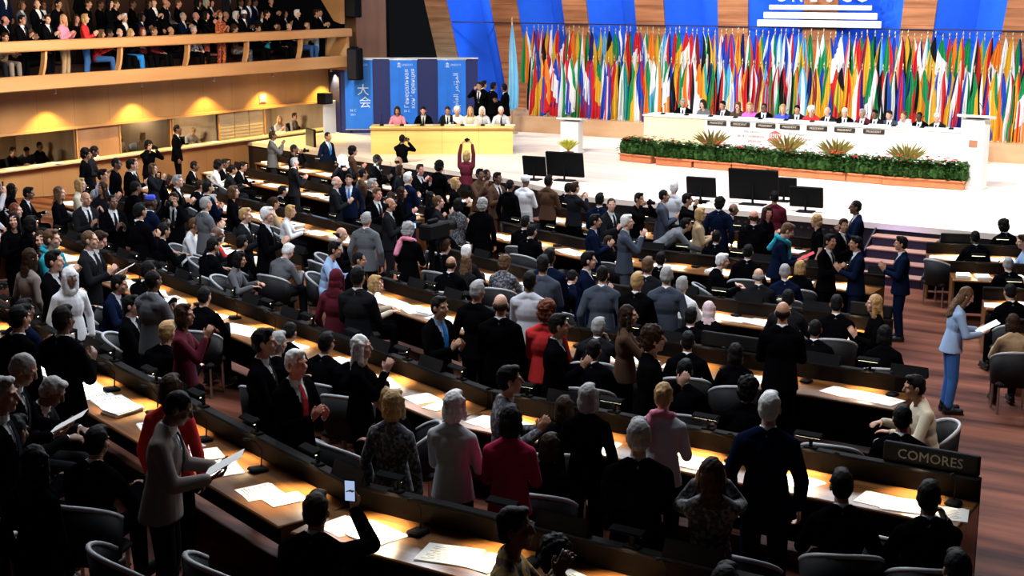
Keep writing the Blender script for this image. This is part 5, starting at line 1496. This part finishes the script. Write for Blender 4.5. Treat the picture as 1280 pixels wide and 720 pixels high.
for loc, an, s, r, block, i, n in DESK_ITEMS:
    c, sn = math.cos(an), math.sin(an)
    W = lambda x, y: (loc.x + c * (s + x) - sn * y, loc.y + sn * (s + x) + c * y)
    zd = loc.z; px, py = project(*W(0, 0), .8 + zd)
    if not (-70 < px < 1350 and 150 < py < 790): continue
    seen_ = -25 < px < 1305 and py < 745
    k = {'centre': n - i, 'inner': i + 1, 'wing': n - i, 'right': i + 1}[block]
    where = f'{row_phrase(r, block)}, {ONES[k - 1]} seat from the ' + {'centre': 'steps aisle', 'inner': 'middle aisle', 'wing': 'inner end', 'right': 'aisle'}[block]
    rnd = random.Random(r * 100 + i * 7 + len(block))
    l = bpy.data.lights.new('desk_light', 'SPOT'); l.energy = 85 * rnd.uniform(.5, 1.35); l.color = (1, .80, .48); l.spot_size = math.radians(104); l.spot_blend = .75; l.shadow_soft_size = .04
    lo = bpy.data.objects.new('desk_light', l); COL.objects.link(lo); lo.location = (*W(0, .19), 1.08 + zd); lo.rotation_euler = (math.radians(-22), 0, an)
    if not seen_: continue
    x, y = W(0, .30)
    near_plate = lambda x, y: any(math.hypot(x - a, y - b) < w_ / 2 + .26 for a, b, w_ in PLATES)
    if near_plate(x, y): x, y = W(.0, .30)
    lamp = None if near_plate(x, y) else empty('desk_lamp', (x, y, .97 + zd), an)
    if lamp: tag(lamp, f'black desk lamp, {where}', 'lamp', 'desk lamps')
    if lamp: link('base', POST, lamp); sh = link('shade', HOOD, lamp); link('bulb', BULB, lamp)
    for j in range(rnd.choice((2, 2, 3))):
        t = rnd.choice((0, 1, 1, 2, 2, 3)); ox = (-.24 + .30 * j) + rnd.uniform(-.03, .03); oy = rnd.uniform(-.13, -.03)
        x, y = W(ox, oy)
        p = link('paper', PAP[t], None, (x, y, .7628 + zd), an + rnd.uniform(-.3, .3))
        tag(p, ('sheaf of paper', 'white sheets', 'open white folder', 'thick paper stack')[t] + f', {where}' + (', one side', ', middle', ', other side')[j], 'paper', 'papers on the desks')
        tl = link('printed_lines', TLM[t], p, (0, 0, TOPS[t]))
    if rnd.random() < .75:
        x, y = W(.33, .12); m_ = empty('microphone', (x, y, .7625 + zd), an); tag(m_, f'black gooseneck microphone, {where}', 'microphone', 'desk microphones')
        link('base', micb, m_); link('stem', mics, m_); hd = link('head', mich, m_, (0, -.07, .29)); hd.rotation_euler = (1.3, 0, 0)
    if rnd.random() < .55:
        x, y = W(.45, .27)
        if near_plate(x, y): continue
        p = link('country_nameplate', npl, None, (x, y, .97 + zd), an); tag(p, f'black nameplate on the ledge, {where}', 'nameplate', 'desk nameplates')
# ------------------------------------------------------------------ people on and before the stage, in the balcony and the booths
def put_person(u, v, z, fdeg, pose, skin, hair, hcol, cloth, label, group, sc=1., fem=None):
    if fem is None: fem = hair in ('bob', 'long', 'updo', 'scarf')
    fa = math.radians(fdeg); off = rig(pose).hc.y * sc
    u -= math.sin(fa) * off; v -= math.cos(fa) * off
    o = make_person((u, v), -fa, pose, skin, hair, hcol, outfit(cloth), sc, .93 if fem else 1., z)
    tag(o, label, 'person', group); return o, u, v
# photographers between the rows and the stage
for px, py, pose, face, skin, hair, hcol, cloth, lab in (
    (503, 174, 'photo', -10, 'b', 'crop', 'k', 'T:black:black', 'person in black standing with a camera raised before the side table'),
    (583, 195, 'over', -28, 'p', 'bob', 'l', 'T:maroon:black', 'fair-haired person in maroon with both arms raised high, holding a camera overhead'),
    (431, 203, 'photo', 150, 'p', 'short', 'n', 'T:black:black', 'photographer facing the hall whose camera flash is firing')):
    u, v = at_floor(px, py, HEADZ.get(pose) or rig(pose) and HEADZ[pose])
    o, uu, vv = put_person(u, v, floor_z(u, v), face, pose, skin, hair, hcol, cloth, lab, 'photographers')
    PERSONS.append(dict(u=uu, v=vv, o=o, pose=pose, fa=math.radians(face), sc=1., label=lab))
# podium row
PG = 'people seated at the podium'
POD = [(852, 'm', 'short', 'g', 'S:black:white:-', 'person in black seated at the podium end, beyond the cream panel'),
 (877, 'p', 'bob', 'n', 'T:grey:black', 'person in grey at the podium, second from the cream end'),
 (902, 'm', 'short', 'k', 'S:charcoal:white:-', 'dark-haired person at the podium above the first nameplate'),
 (921, 'p', 'bob', 'a', 'T:brown:black', 'person in brown bowed at the podium between two nameplates'),
 (936, 'p', 'bob', 'l', 'T:magenta:black', 'person in magenta at the podium above the second nameplate'),
 (954, 'b', 'crop', 'k', 'S:black:white:-', 'person in black at the podium just past the magenta one'),
 (978, 'p', 'bob', 'l', 'T:royal:black', 'fair-haired person in bright blue at the podium'),
 (996, 'm', 'short', 'k', 'S:charcoal:white:-', 'person in charcoal between the bright blue and the red clothes'),
 (1014, 'p', 'curly', 's', 'T:red:black', 'white-haired person in bright red at the podium middle'),
 (1034, 'p', 'ring', 's', 'S:charcoal:white:-', 'bald white-haired person in charcoal beside the red clothes'),
 (1056, 'p', 'short', 's', 'S:black:white:-', 'white-haired person in black above the fifth nameplate'),
 (1078, 'm', 'short', 'g', 'S:maroon:white:-', 'person in maroon at the podium above the sixth nameplate'),
 (1094, 'b', 'short', 'k', 'S:charcoal:white:-', 'dark-skinned person in charcoal just past the sixth nameplate'),
 (1112, 'p', 'short', 'n', 'S:slate:white:-', 'person in slate grey above the last nameplate'),
 (1130, 'p', 'updo', 'a', 'R:white', 'auburn-haired person in white at the podium, past the last nameplate'),
 (1150, 'd', 'crop', 'k', 'S:black:white:-', 'dark-skinned person in black near the bare white podium end'),
 (1172, 'p', 'short', 's', 'S:charcoal:white:-', 'white-haired person seated last at the bare white podium end')]
for px, skin, hair, hcol, cloth, lab in POD:
    f = (px - 805) / (1222 - 805); u = at_y(px, 135, 38.15)[0]; v = 38.1 + .15 * (1 - f)
    o, uu, vv = put_person(u, v, 1.0, 180 + (8 if px % 3 else -14), 'desk', skin, hair, hcol, cloth, lab, PG, 1.06 - .06 * f)
    r = empty('podium_chair', (uu, vv + .02, 1.0), math.pi); tag(r, 'dark chair under the ' + lab, 'chair', 'chairs at the podium')
    link('backrest', CH[0], r); link('seat', CH[2], r)
    for x in (-.2, .2):
        for y in (-.18, .18): link('leg', CH[3], r, (x, y, 0))
# side table
SG = 'officials at the side table'
for px, skin, hair, hcol, cloth, lab in ((494, 'm', 'bob', 'n', 'T:pink:black', 'person in pink and grey seated alone at the end of the side table'),
    (527, 'p', 'short', 'k', 'S:black:white:-', 'person in black suit at the side table before the middle banner'),
    (558, 'm', 'short', 'n', 'S:charcoal:white:-', 'brown-haired person in charcoal at the side table before the script banner'),
    (570, 'p', 'curly', 's', 'T:white:black', 'white-haired person in white at the side table'),
    (587, 'p', 'long', 'l', 'T:cream:black', 'fair-haired person in cream and black at the side table'),
    (602, 'p', 'bob', 's', 'T:silver:black', 'pale-haired person in silver-grey at the side table'),
    (626, 'p', 'short', 's', 'S:silver:white:-', 'white-haired person in pale jacket at the free end of the side table')):
    f = (px - 464) / (641 - 464); q = T0 + tv * f + TN * 1.0
    face = 180 - math.degrees(tang) + 0
    o, uu, vv = put_person(q.x, q.y, 1.0, face, 'desk', skin, hair, hcol, cloth, lab, SG, .96)
    r = empty('side_chair', (uu, vv, 1.0), math.radians(-face)); tag(r, 'dark chair under the ' + ' '.join(lab.split()[:11]), 'chair', 'chairs at the side table')
    link('backrest', CH[0], r); link('seat', CH[2], r)
    for x in (-.2, .2):
        for y in (-.18, .18): link('leg', CH[3], r, (x, y, 0))
for px, v, skin, hcol, pose, lab in ((599, 36.3, 'm', 'n', 'photo', 'person in black standing at the partition end, hands raised to the face'), (605, 36.9, 'm', 'k', 'down', 'person in black standing just behind another at the partition end'), (617, 36.4, 'b', 'k', 'down', 'broad person in black standing with back turned by the pale blue flag'), (630, 36.0, 'b', 'k', 'claplook', 'person in black standing in profile beside the pale blue flag')):
    u = at_y(px, 110, v)[0]; put_person(u, v, 1.0, {'photo': 165, 'down': 20, 'claplook': -110}[pose], pose, skin, 'short', hcol, 'S:black:white:-', lab, 'people standing by the side table', 1.02)

# microphones and papers on the two tables
def mic(u, v, z, rz, label, g):
    m_ = empty('microphone', (u, v, z), rz); tag(m_, label, 'microphone', g)
    link('base', micb, m_); link('stem', mics, m_); hd = link('head', mich, m_, (0, -.07, .29)); hd.rotation_euler = (1.3, 0, 0)
for i in range(12):
    q = Vector((P0.x, P0.y, 0)) + pv * ((i + .6) / 12.6) + Vector((0, .32, 0))
    mic(q.x, q.y, PZ + .006, math.pi + pang, f'black podium microphone, {ONES[i]} from the cream end', 'podium microphones')
    p = link('paper', PAP[i % 3], None, (q.x + .3, q.y + .12, PZ + .006), pang + .1 * (i % 3 - 1)); tag(p, f'white papers on the podium, {ONES[i]} set from the cream end', 'paper', 'papers on the podium')
for i in range(7):
    q = T0 + tv * ((i + .5) / 7) + TN * .3
    mic(q.x, q.y, 1.79, math.pi + tang, f'black side-table microphone, {ONES[i]} from the loudspeaker end', 'side table microphones')
    q = T0 + tv * ((i + .5) / 7 + .05) + TN * .45
    p = link('paper', PAP[(i + 1) % 3], None, (q.x, q.y, 1.7905), tang); tag(p, f'white papers on the side table, {ONES[i]} set from the loudspeaker end', 'paper', 'papers on the side table')

# balcony audience
BG = 'audience in the balcony'
TIER = {0: (-29.35, 3.29), 1: (-30.5, 3.65), 2: (-31.45, 4.01)}
BAL = '''
-12 0 s m short k S:taupe:white:- person in taupe at the rear end of the balcony rail
5 0 s m short n T:tan:taupe pale-topped person leaning at the balcony rail beside the first post
28 0 t m short k S:black:white:- person in black with white collar standing at the balcony rail, first group
42 0 s b crop k S:black:white:- dark-skinned person in black seated low at the balcony rail
60 0 t p short n S:black:white:- person in black with hands clasped to the face, balcony rail
80 0 t r long l T:pink:tan long-haired person in pink scarf with pale bag, balcony rail
107 0 t p bob l T:red:jeans blond person in red with lanyard, balcony rail
126 0 s m bob w T:red:jeans person in bright red seated low beside the blond one in red
136 0 s b short k S:black:white:- person in black seated next along from the two in red
149 0 s p ring s S:black:white:- white-haired person leaning over the balcony rail, elbows on it
163 0 s p long l T:charcoal:blue long blond-haired person leaning over the balcony rail
178 0 s p bob a T:maroon:black person in maroon with folded arms on the balcony rail
192 0 s m short w T:maroon:black brown-haired person in maroon, second of two at the balcony rail
213 0 s m ring n S:black:white:- balding person in black with a pale paper, balcony rail
242 0 s p short g T:plaid:black grey-haired person in plaid leaning on the balcony rail
258 0 t m bob k T:black:redprint broad person in black standing back to the balcony post
276 0 t m updo a T:redprint:redprint person in orange print dress with folded arms, balcony
293 0 s m curly n T:brown:greyprint brown curly-haired person seated at the balcony rail
306 0 t d turban white S:black:white:- person in white turban and black, balcony rail
322 0 s m short k S:black:white:- dark-haired person seated just past the white turban, balcony
334 0 t m short k T:black:teal person in black and teal trousers standing at the balcony
347 0 s b crop k S:black:white:- dark person seated at the balcony rail, teal trousers beside
361 0 s p ring n S:charcoal:white:- balding person in charcoal facing us at the balcony rail
372 0 t p short s S:black:white:- white-haired person in black at the balcony, second group
384 0 s p bob l T:tan:jeans fair-haired person in tan at the balcony rail near its end
396 0 t m short n T:black:denim person in black and pale jeans standing near the balcony end
418 0 t m short k S:black:white:- person in black clapping alone at the very end of the balcony
'''
t1 = ['dark-suited', 'grey-suited', 'navy-suited', 'brown-clad', 'maroon-clad', 'white-collared', 'charcoal-suited', 'slate-clad']
t1c = ['S:black:white:-', 'S:grey:white:-', 'S:navy:white:-', 'T:brown:black', 'T:maroon:black', 'S:black:white:-', 'S:charcoal:white:-', 'T:slate:black']
for ln in BAL.strip().splitlines():
    t = ln.split(None, 7); px = float(t[0]); st_ = t[2] == 't'
    u, z = TIER[int(t[1])]; v = at_x(px, 30, u)[0]
    pose = random.Random(px).choice(('clap', 'claplook', 'claphi') if st_ else ('sclap', 'lap', 'desk'))
    face = random.Random(px + 1).uniform(45, 95)
    put_person(u, min(v, 34.9), z, face, pose, t[3], t[4], t[5], t[6], t[7], BG, .97)
# the packed rear of the balcony, beyond the individuals above: one mass of people
rb = random.Random(5)
t1c = ['S:black:white:-', 'S:grey:white:-', 'S:navy:white:-', 'T:brown:black', 'T:black:black', 'S:black:white:-', 'S:charcoal:white:-', 'T:black:black']
def mass(name, specs, label):
    parts = []
    for u, v, z, fdeg, pose, skin, hair, hcol, cloth in specs:
        fa = math.radians(fdeg); o = make_person((u, v), -fa, pose, skin, hair, hcol, [p for p in outfit(cloth) if not p.startswith('tie')], .97, 1., z)
        for c in list(o.children):
            if c.name.startswith('shoe'): bpy.data.objects.remove(c)
        parts += [o] + list(o.children)
    bpy.context.view_layer.update()
    for p in parts:
        mw = p.matrix_world.copy(); p.parent = None; p.matrix_world = mw
    big = max(parts, key=lambda p: len(p.data.vertices)); big.data = big.data.copy()
    with bpy.context.temp_override(active_object=big, object=big, selected_objects=parts, selected_editable_objects=parts):
        bpy.ops.object.join()
    big.name = name; big.data.name = name; big['kind'] = 'stuff'; big['label'] = label; big['category'] = 'crowd'
    return big
specs = []
for k in range(25):
    v = 21.0 + k * .56 + rb.uniform(-.1, .1); u, z = TIER[1]; sit = rb.random() < .5
    specs.append((u + rb.uniform(-.06, .1), min(v, 34.7), z, rb.uniform(45, 95), rb.choice(('sclap', 'lap') if sit else ('clap', 'claplook', 'down')), rb.choice('pmmbr'), rb.choice(('short', 'short', 'bob', 'crop', 'ring', 'long')), rb.choice('kknwgs'), rb.choice(t1c)))
for k in range(21):
    v = 21.3 + k * .64 + rb.uniform(-.12, .12); u, z = TIER[2]
    specs.append((u, min(v, 34.7), z, rb.uniform(45, 95), rb.choice(('sclap', 'lap', 'down')), rb.choice('pmmbr'), rb.choice(('short', 'bob', 'crop', 'long')), rb.choice('kknnw'), rb.choice(t1c)))
mass('balcony_crowd', specs, 'dark packed rows of people standing and seated behind the balcony front row')
# booths
GG = 'people in the glazed booths'
for i, (px, py, pose, skin, hair, hcol, cloth, lab) in enumerate(((16, 186, 'desk', 'm', 'short', 'k', 'T:charcoal:black', 'dark-haired person behind the glass of the first booth'), (33, 187, 'write', 'p', 'short', 'n', 'T:slate:black', 'person in slate-blue bent over the first booth counter'), (50, 185, 'lap', 'b', 'crop', 'k', 'T:black:black', 'dark figure at the far side of the first booth'),
    (78, 178, 'down', 'm', 'short', 'n', 'T:taupe:taupe', 'person in taupe standing inside the first booth'), (170, 160, 'desk', 'm', 'short', 'k', 'T:black:black', 'dark-haired person in the second booth beside the dividing wall'), (185, 158, 'lap', 'p', 'long', 'w', 'T:cream:black', 'person in cream seated in the second booth'), (205, 158, 'desk', 'p', 'bob', 'l', 'T:white:black', 'person in white seated in the second booth'),
    (226, 155, 'lap', 'm', 'curly', 'k', 'T:black:black', 'dark curly-haired person in the third booth'), (247, 155, 'desk', 'p', 'short', 'g', 'T:black:black', 'grey-haired person in black in the third booth'), (262, 158, 'write', 'p', 'short', 'l', 'T:white:black', 'person in white bent over the third booth counter'),
    (340, 143, 'desk', 'p', 'bob', 'k', 'T:black:black', 'dark-haired person in black in the last booth'), (352, 145, 'sclap', 'p', 'long', 'l', 'T:white:black', 'person in white behind the last booth window'), (378, 138, 'lap', 'm', 'short', 'n', 'T:taupe:black', 'person in taupe at the stage end of the last booth'))):
    u = VX - .75 - (.35 if pose in ('lap', 'down') else 0); v = at_x(px, py, u)[0]
    vM = (vA2 + vB) / 2
    if i >= 4:
        a_, b_ = ((vA2, vM), (vM, vB), (vC, vD + .3))[(i - 4) // 3]; v = a_ + .42 + (b_ - a_ - .84) * (0, .5, 1)[(i - 4) % 3]
    o, uu, vv = put_person(u, v, .35, 90 + (10 if i % 2 else -12), pose, skin, hair, hcol, cloth, lab, GG, .9 if pose != 'down' else .9)
    if pose != 'down':
        r = empty('booth_chair', (uu, vv, .35), math.radians(-90)); tag(r, 'dark chair under the ' + lab, 'chair', 'booth chairs')
        link('backrest', CH[0], r); link('seat', CH[2], r)
        for x in (-.2, .2):
            for y in (-.18, .18): link('leg', CH[3], r, (x, y, 0))
for i, px in enumerate((12, 45, 66, 118, 190, 245, 268, 352, 385)):
    v = at_x(px, 200, VX + .08)[0]
    p = link('paper', PAP[i % 4], None, (VX + .1, v, 1.121), .3 * i); tag(p, f'white papers lying on the booth ledge, {ONES[i]} from the hall rear', 'paper', 'papers on the booth ledge')

# things held up or carried
M_GLOW = plain('lit_phone_screen', (.45, .6, .9), .3, emit=.8)
def hand_pt(p, side):
    g = rig(p['pose']); S, el, w, d, nrm, curl, sx = g.arm[0 if side == 'r' else 1]
    q = Vector(w) + Vector(d).normalized() * .10 + Vector(nrm).normalized() * .03
    M = Matrix.Rotation(-p['fa'], 3, 'Z'); x = M @ q
    return Vector((p['u'] + x.x * p['sc'], p['v'] + x.y * p['sc'], x.z * p['sc'] + floor_z(p['u'], p['v']))), M
for p in PERSONS:
    b = p['label']; ps = p['pose']
    if ps in ('phone', 'sphone'):
        q, M = hand_pt(p, 'r'); r = empty('smartphone', q, -p['fa']); tag(r, 'slim black phone held up by the ' + ' '.join(b.replace(',', '').split()[:9]), 'phone')
        m = MB(); m.box((0, .0, .03), (.078, .011, .155), bev=.005); m.obj('case', M_BLACK, r); m = MB(); m.box((0, -.0065, .03), (.068, .002, .14)); m.obj('screen', M_GLOW, r)
    if ps in ('photo', 'over'):
        g = rig(ps); a = Vector(g.arm[0][2]) + Vector(g.arm[0][3]).normalized() * .1; c_ = Vector(g.arm[1][2]) + Vector(g.arm[1][3]).normalized() * .1
        M = Matrix.Rotation(-p['fa'], 3, 'Z'); x = M @ ((a + c_) / 2 + Vector((0, .05, .01))); x = Vector((p['u'] + x.x * p['sc'], p['v'] + x.y * p['sc'], x.z * p['sc'] + floor_z(p['u'], p['v'])))
        r = empty('camera', x, -p['fa']); tag(r, 'black camera held by the ' + ' '.join(b.replace(',', '').split()[:10]), 'camera', 'hand-held cameras')
        m = MB(); m.box((0, 0, 0), (.13, .065, .085), bev=.012); m.box((0, .0, .05), (.05, .05, .03), bev=.008); m.obj('body', M_BLACK, r)
        m = MB(); m.lathe([(.03, 0), (.034, .02), (.036, .08), (.03, .085)], 14); o = m.obj('lens', M_BLACK, r, (0, .03, 0)); o.rotation_euler.x = -math.pi / 2
        if 'flash' in b:
            m = MB(); m.box((0, .02, .12), (.075, .05, .06), bev=.008); m.obj('flash_unit', M_BLACK, r)
            m = MB(); m.lathe([(.10, 0), (.11, .015), (.02, .016)], 20); o = m.obj('flash_tube', plain('firing_flash', (.75, .88, 1), .3, emit=900), r, (0, .05, .14)); o.rotation_euler.x = -math.pi / 2
            l = bpy.data.lights.new('flash', 'SPOT'); l.energy = 900; l.color = (.35, .6, 1); l.shadow_soft_size = .04; l.spot_size = math.radians(130); l.spot_blend = .6
            lo = bpy.data.objects.new('flash', l); COL.objects.link(lo); d_ = M @ Vector((0, .2, .12)); lo.location = x + d_; lo.rotation_euler = (M @ Vector((0, 1, -.15))).to_track_quat('-Z', 'Y').to_euler()
        elif 'small camera' in b:
            m = MB(); m.box((0, -.034, 0), (.08, .003, .055)); m.obj('screen', M_GLOW, r)
    if ps == 'read':
        q1, M = hand_pt(p, 'r'); q2, _ = hand_pt(p, 'l'); q = (q1 + q2) / 2
        red = ' red' in b; ph = 'denim' in b
        r = link('held_folder' if red else 'held_paper', PAP[0], None, (q.x, q.y, q.z + .015)); r.rotation_euler = (.5, 0, -p['fa'])
        if red: setmat(r, plain('red_folder', (.45, .03, .04), .6))
        tag(r, ('red folder' if red else 'white paper') + ' held by the ' + ' '.join(b.replace(',', '').split()[:10]), 'folder' if red else 'paper')

# television camera on a tripod among the crowd
u, v = at_floor(541, 300, 1.35); root = empty('television_camera', (u, v, floor_z(u, v))); tag(root, 'black television camera on a tripod among the standing crowd', 'camera')
m = MB(); m.box((0, .05, 1.5), (.24, .6, .26), bev=.03); m.box((0, .0, 1.67), (.06, .3, .07), bev=.02); m.obj('body', M_BLACK, root)
m = MB(); m.lathe([(.06, 0), (.075, .05), (.075, .22), (.09, .25)], 18); o = m.obj('lens', M_BLACK, root, (0, .34, 1.52)); o.rotation_euler.x = -math.pi / 2
m = MB(); m.box((-.17, -.22, 1.62), (.12, .16, .1), bev=.01); m.obj('viewfinder', M_BLACK, root)
m = MB(); m.box((-.17, -.302, 1.62), (.1, .004, .08)); m.obj('screen', M_GLOW, root)
m = MB(); m.lathe([(.07, 1.28), (.09, 1.3), (.09, 1.36), (.05, 1.38)], 16); m.tube([(0, 0, .7), (0, 0, 1.3)], .03); m.obj('tripod_head', M_BLACK, root)
for k in range(3):
    t = k * 2.094 + .4; m = MB(); m.tube([(.05 * math.cos(t), .05 * math.sin(t), 1.27), (.42 * math.cos(t), .42 * math.sin(t), .02)], .02); m.obj('leg', M_BLACK, root)
m = MB(); m.tube([(.0, -.05, 1.36), (.16, -.5, 1.2)], .012); m.obj('pan_bar', M_BLACK, root)


_dup = [k for k, v in LABELS.items() if len(v) > 1]; _long = [k for k in LABELS if not 4 <= len(k.split()) <= 16]
print('DUP', len(_dup), _dup[:8]); print('LONG', len(_long), _long[:8])
# ------------------------------------------------------------------ light
def spot(loc, to, energy, size, col=(1, 1, 1), blend=.5, soft=.25):
    l = bpy.data.lights.new('stage_or_fill_light', 'SPOT'); l.energy = energy; l.spot_size = math.radians(size); l.spot_blend = blend; l.color = col; l.shadow_soft_size = soft
    o = bpy.data.objects.new('stage_or_fill_light', l); COL.objects.link(o); o.location = loc
    d = Vector(to) - Vector(loc); o.rotation_euler = d.to_track_quat('-Z', 'Y').to_euler(); return o
def area(loc, to, energy, sx, sy, col=(1, 1, 1)):
    l = bpy.data.lights.new('ceiling_or_fill_light', 'AREA'); l.shape = 'RECTANGLE'; l.size = sx; l.size_y = sy; l.energy = energy; l.color = col
    o = bpy.data.objects.new('ceiling_or_fill_light', l); COL.objects.link(o); o.location = loc
    d = Vector(to) - Vector(loc); o.rotation_euler = d.to_track_quat('-Z', 'Y').to_euler(); return o
# white floods on the podium and the open stage
for x, tx in ((-20, -19), (-14, -14), (-8, -9)): spot((x, 27, 11.5), (tx, 36.5, 1.6), 3000, 56, (1, .97, .93))
spot((-3, 29, 11), (-3.5, 33.5, 1), 6500, 80, (1, .97, .95))
spot((-10, 27, 11.5), (-10, 31.3, 1), 6200, 62, (1, .98, .97)); spot((-17, 27, 11.5), (-17, 32, 1), 5200, 62, (1, .95, .9))
# side table and banners
spot((-24, 24, 9), (-23.5, 32.5, 1.6), 2600, 30, (1, .9, .6)); spot((-25, 27, 9), (-27, 36.5, 2.2), 3600, 34, (.75, .88, 1))
# flags and back wall
for x in (-22, -16, -10): spot((x, 33.5, 10.5), (x + .2, 40.6, 2.6), 2000, 62, (1, .98, .95))
for x in (-28, -22, -16, -10): area((x, 40.2, 8.2), (x, 42, 4.0), 190, 5, .6, (.8, .88, 1))
spot((-33, 36.5, 8.5), (-19, 42.2, 4.8), 3800, 70, (.75, .9, 1)); spot((-24, 33, 9.5), (-9, 42.2, 4.8), 4200, 60, (.75, .9, 1))
spot((-28.5, 40.4, 1.7), (-30.3, 42.3, 5.0), 420, 60, (.1, .55, 1))
# house light: cool top light raking the crowd from the stage side, a faint one from behind; warm fills without a visible source added for balcony and wall
area((-13, 25, 10.5), (-12, 14, 0), 3600, 16, 3, (.86, .92, 1))
area((-11, 11.5, 10.5), (-11.5, 15.5, 0), 1500, 12, 4, (.86, .92, 1)); area((-26, 18, 8), (-19, 19, 1), 300, 5, 5, (.9, .94, 1))
area((-22, 24, 8), (-29, 27, 3.4), 70, 8, 3, (1, .86, .68)); area((-23, 25, 5.6), (-30, 27, 1.9), 900, 10, 1.5, (1, .84, .64))
for v in (18.5, 21, 26.5, 29, 33.5): 
    l = bpy.data.lights.new('booth_light', 'AREA'); l.size = .8; l.energy = 260; l.color = (1, .9, .72); o = bpy.data.objects.new('booth_light', l); COL.objects.link(o); o.location = (VX - 1.2, v, 2.04)
# blue wash over the lower steps
spot((-8.9, 24.9, 3.2), (-8.2, 26.7, .4), 900, 38, (.25, .2, 1))
spot((0, 14, 9), (-3, 17, 0), 1100, 64, (1, .8, .68))  # added warm fill brightening the aisle floor, no visible source
w = bpy.data.worlds.new('hall_dark'); SC.world = w; w.use_nodes = True
bg = w.node_tree.nodes['Background']; bg.inputs[0].default_value = (.5, .55, .65, 1); bg.inputs[1].default_value = .012
SC.view_settings.view_transform = 'Standard'; SC.view_settings.look = 'None'; SC.view_settings.exposure = 0.; SC.view_settings.gamma = 1.; SC.view_settings.use_curve_mapping = False
SC.cycles.use_denoising = True
SC.cycles.max_bounces = 5; SC.cycles.diffuse_bounces = 3; SC.cycles.glossy_bounces = 2; SC.cycles.transmission_bounces = 4; SC.cycles.transparent_max_bounces = 4
SC.cycles.caustics_reflective = False; SC.cycles.caustics_refractive = False; SC.cycles.sample_clamp_indirect = 4
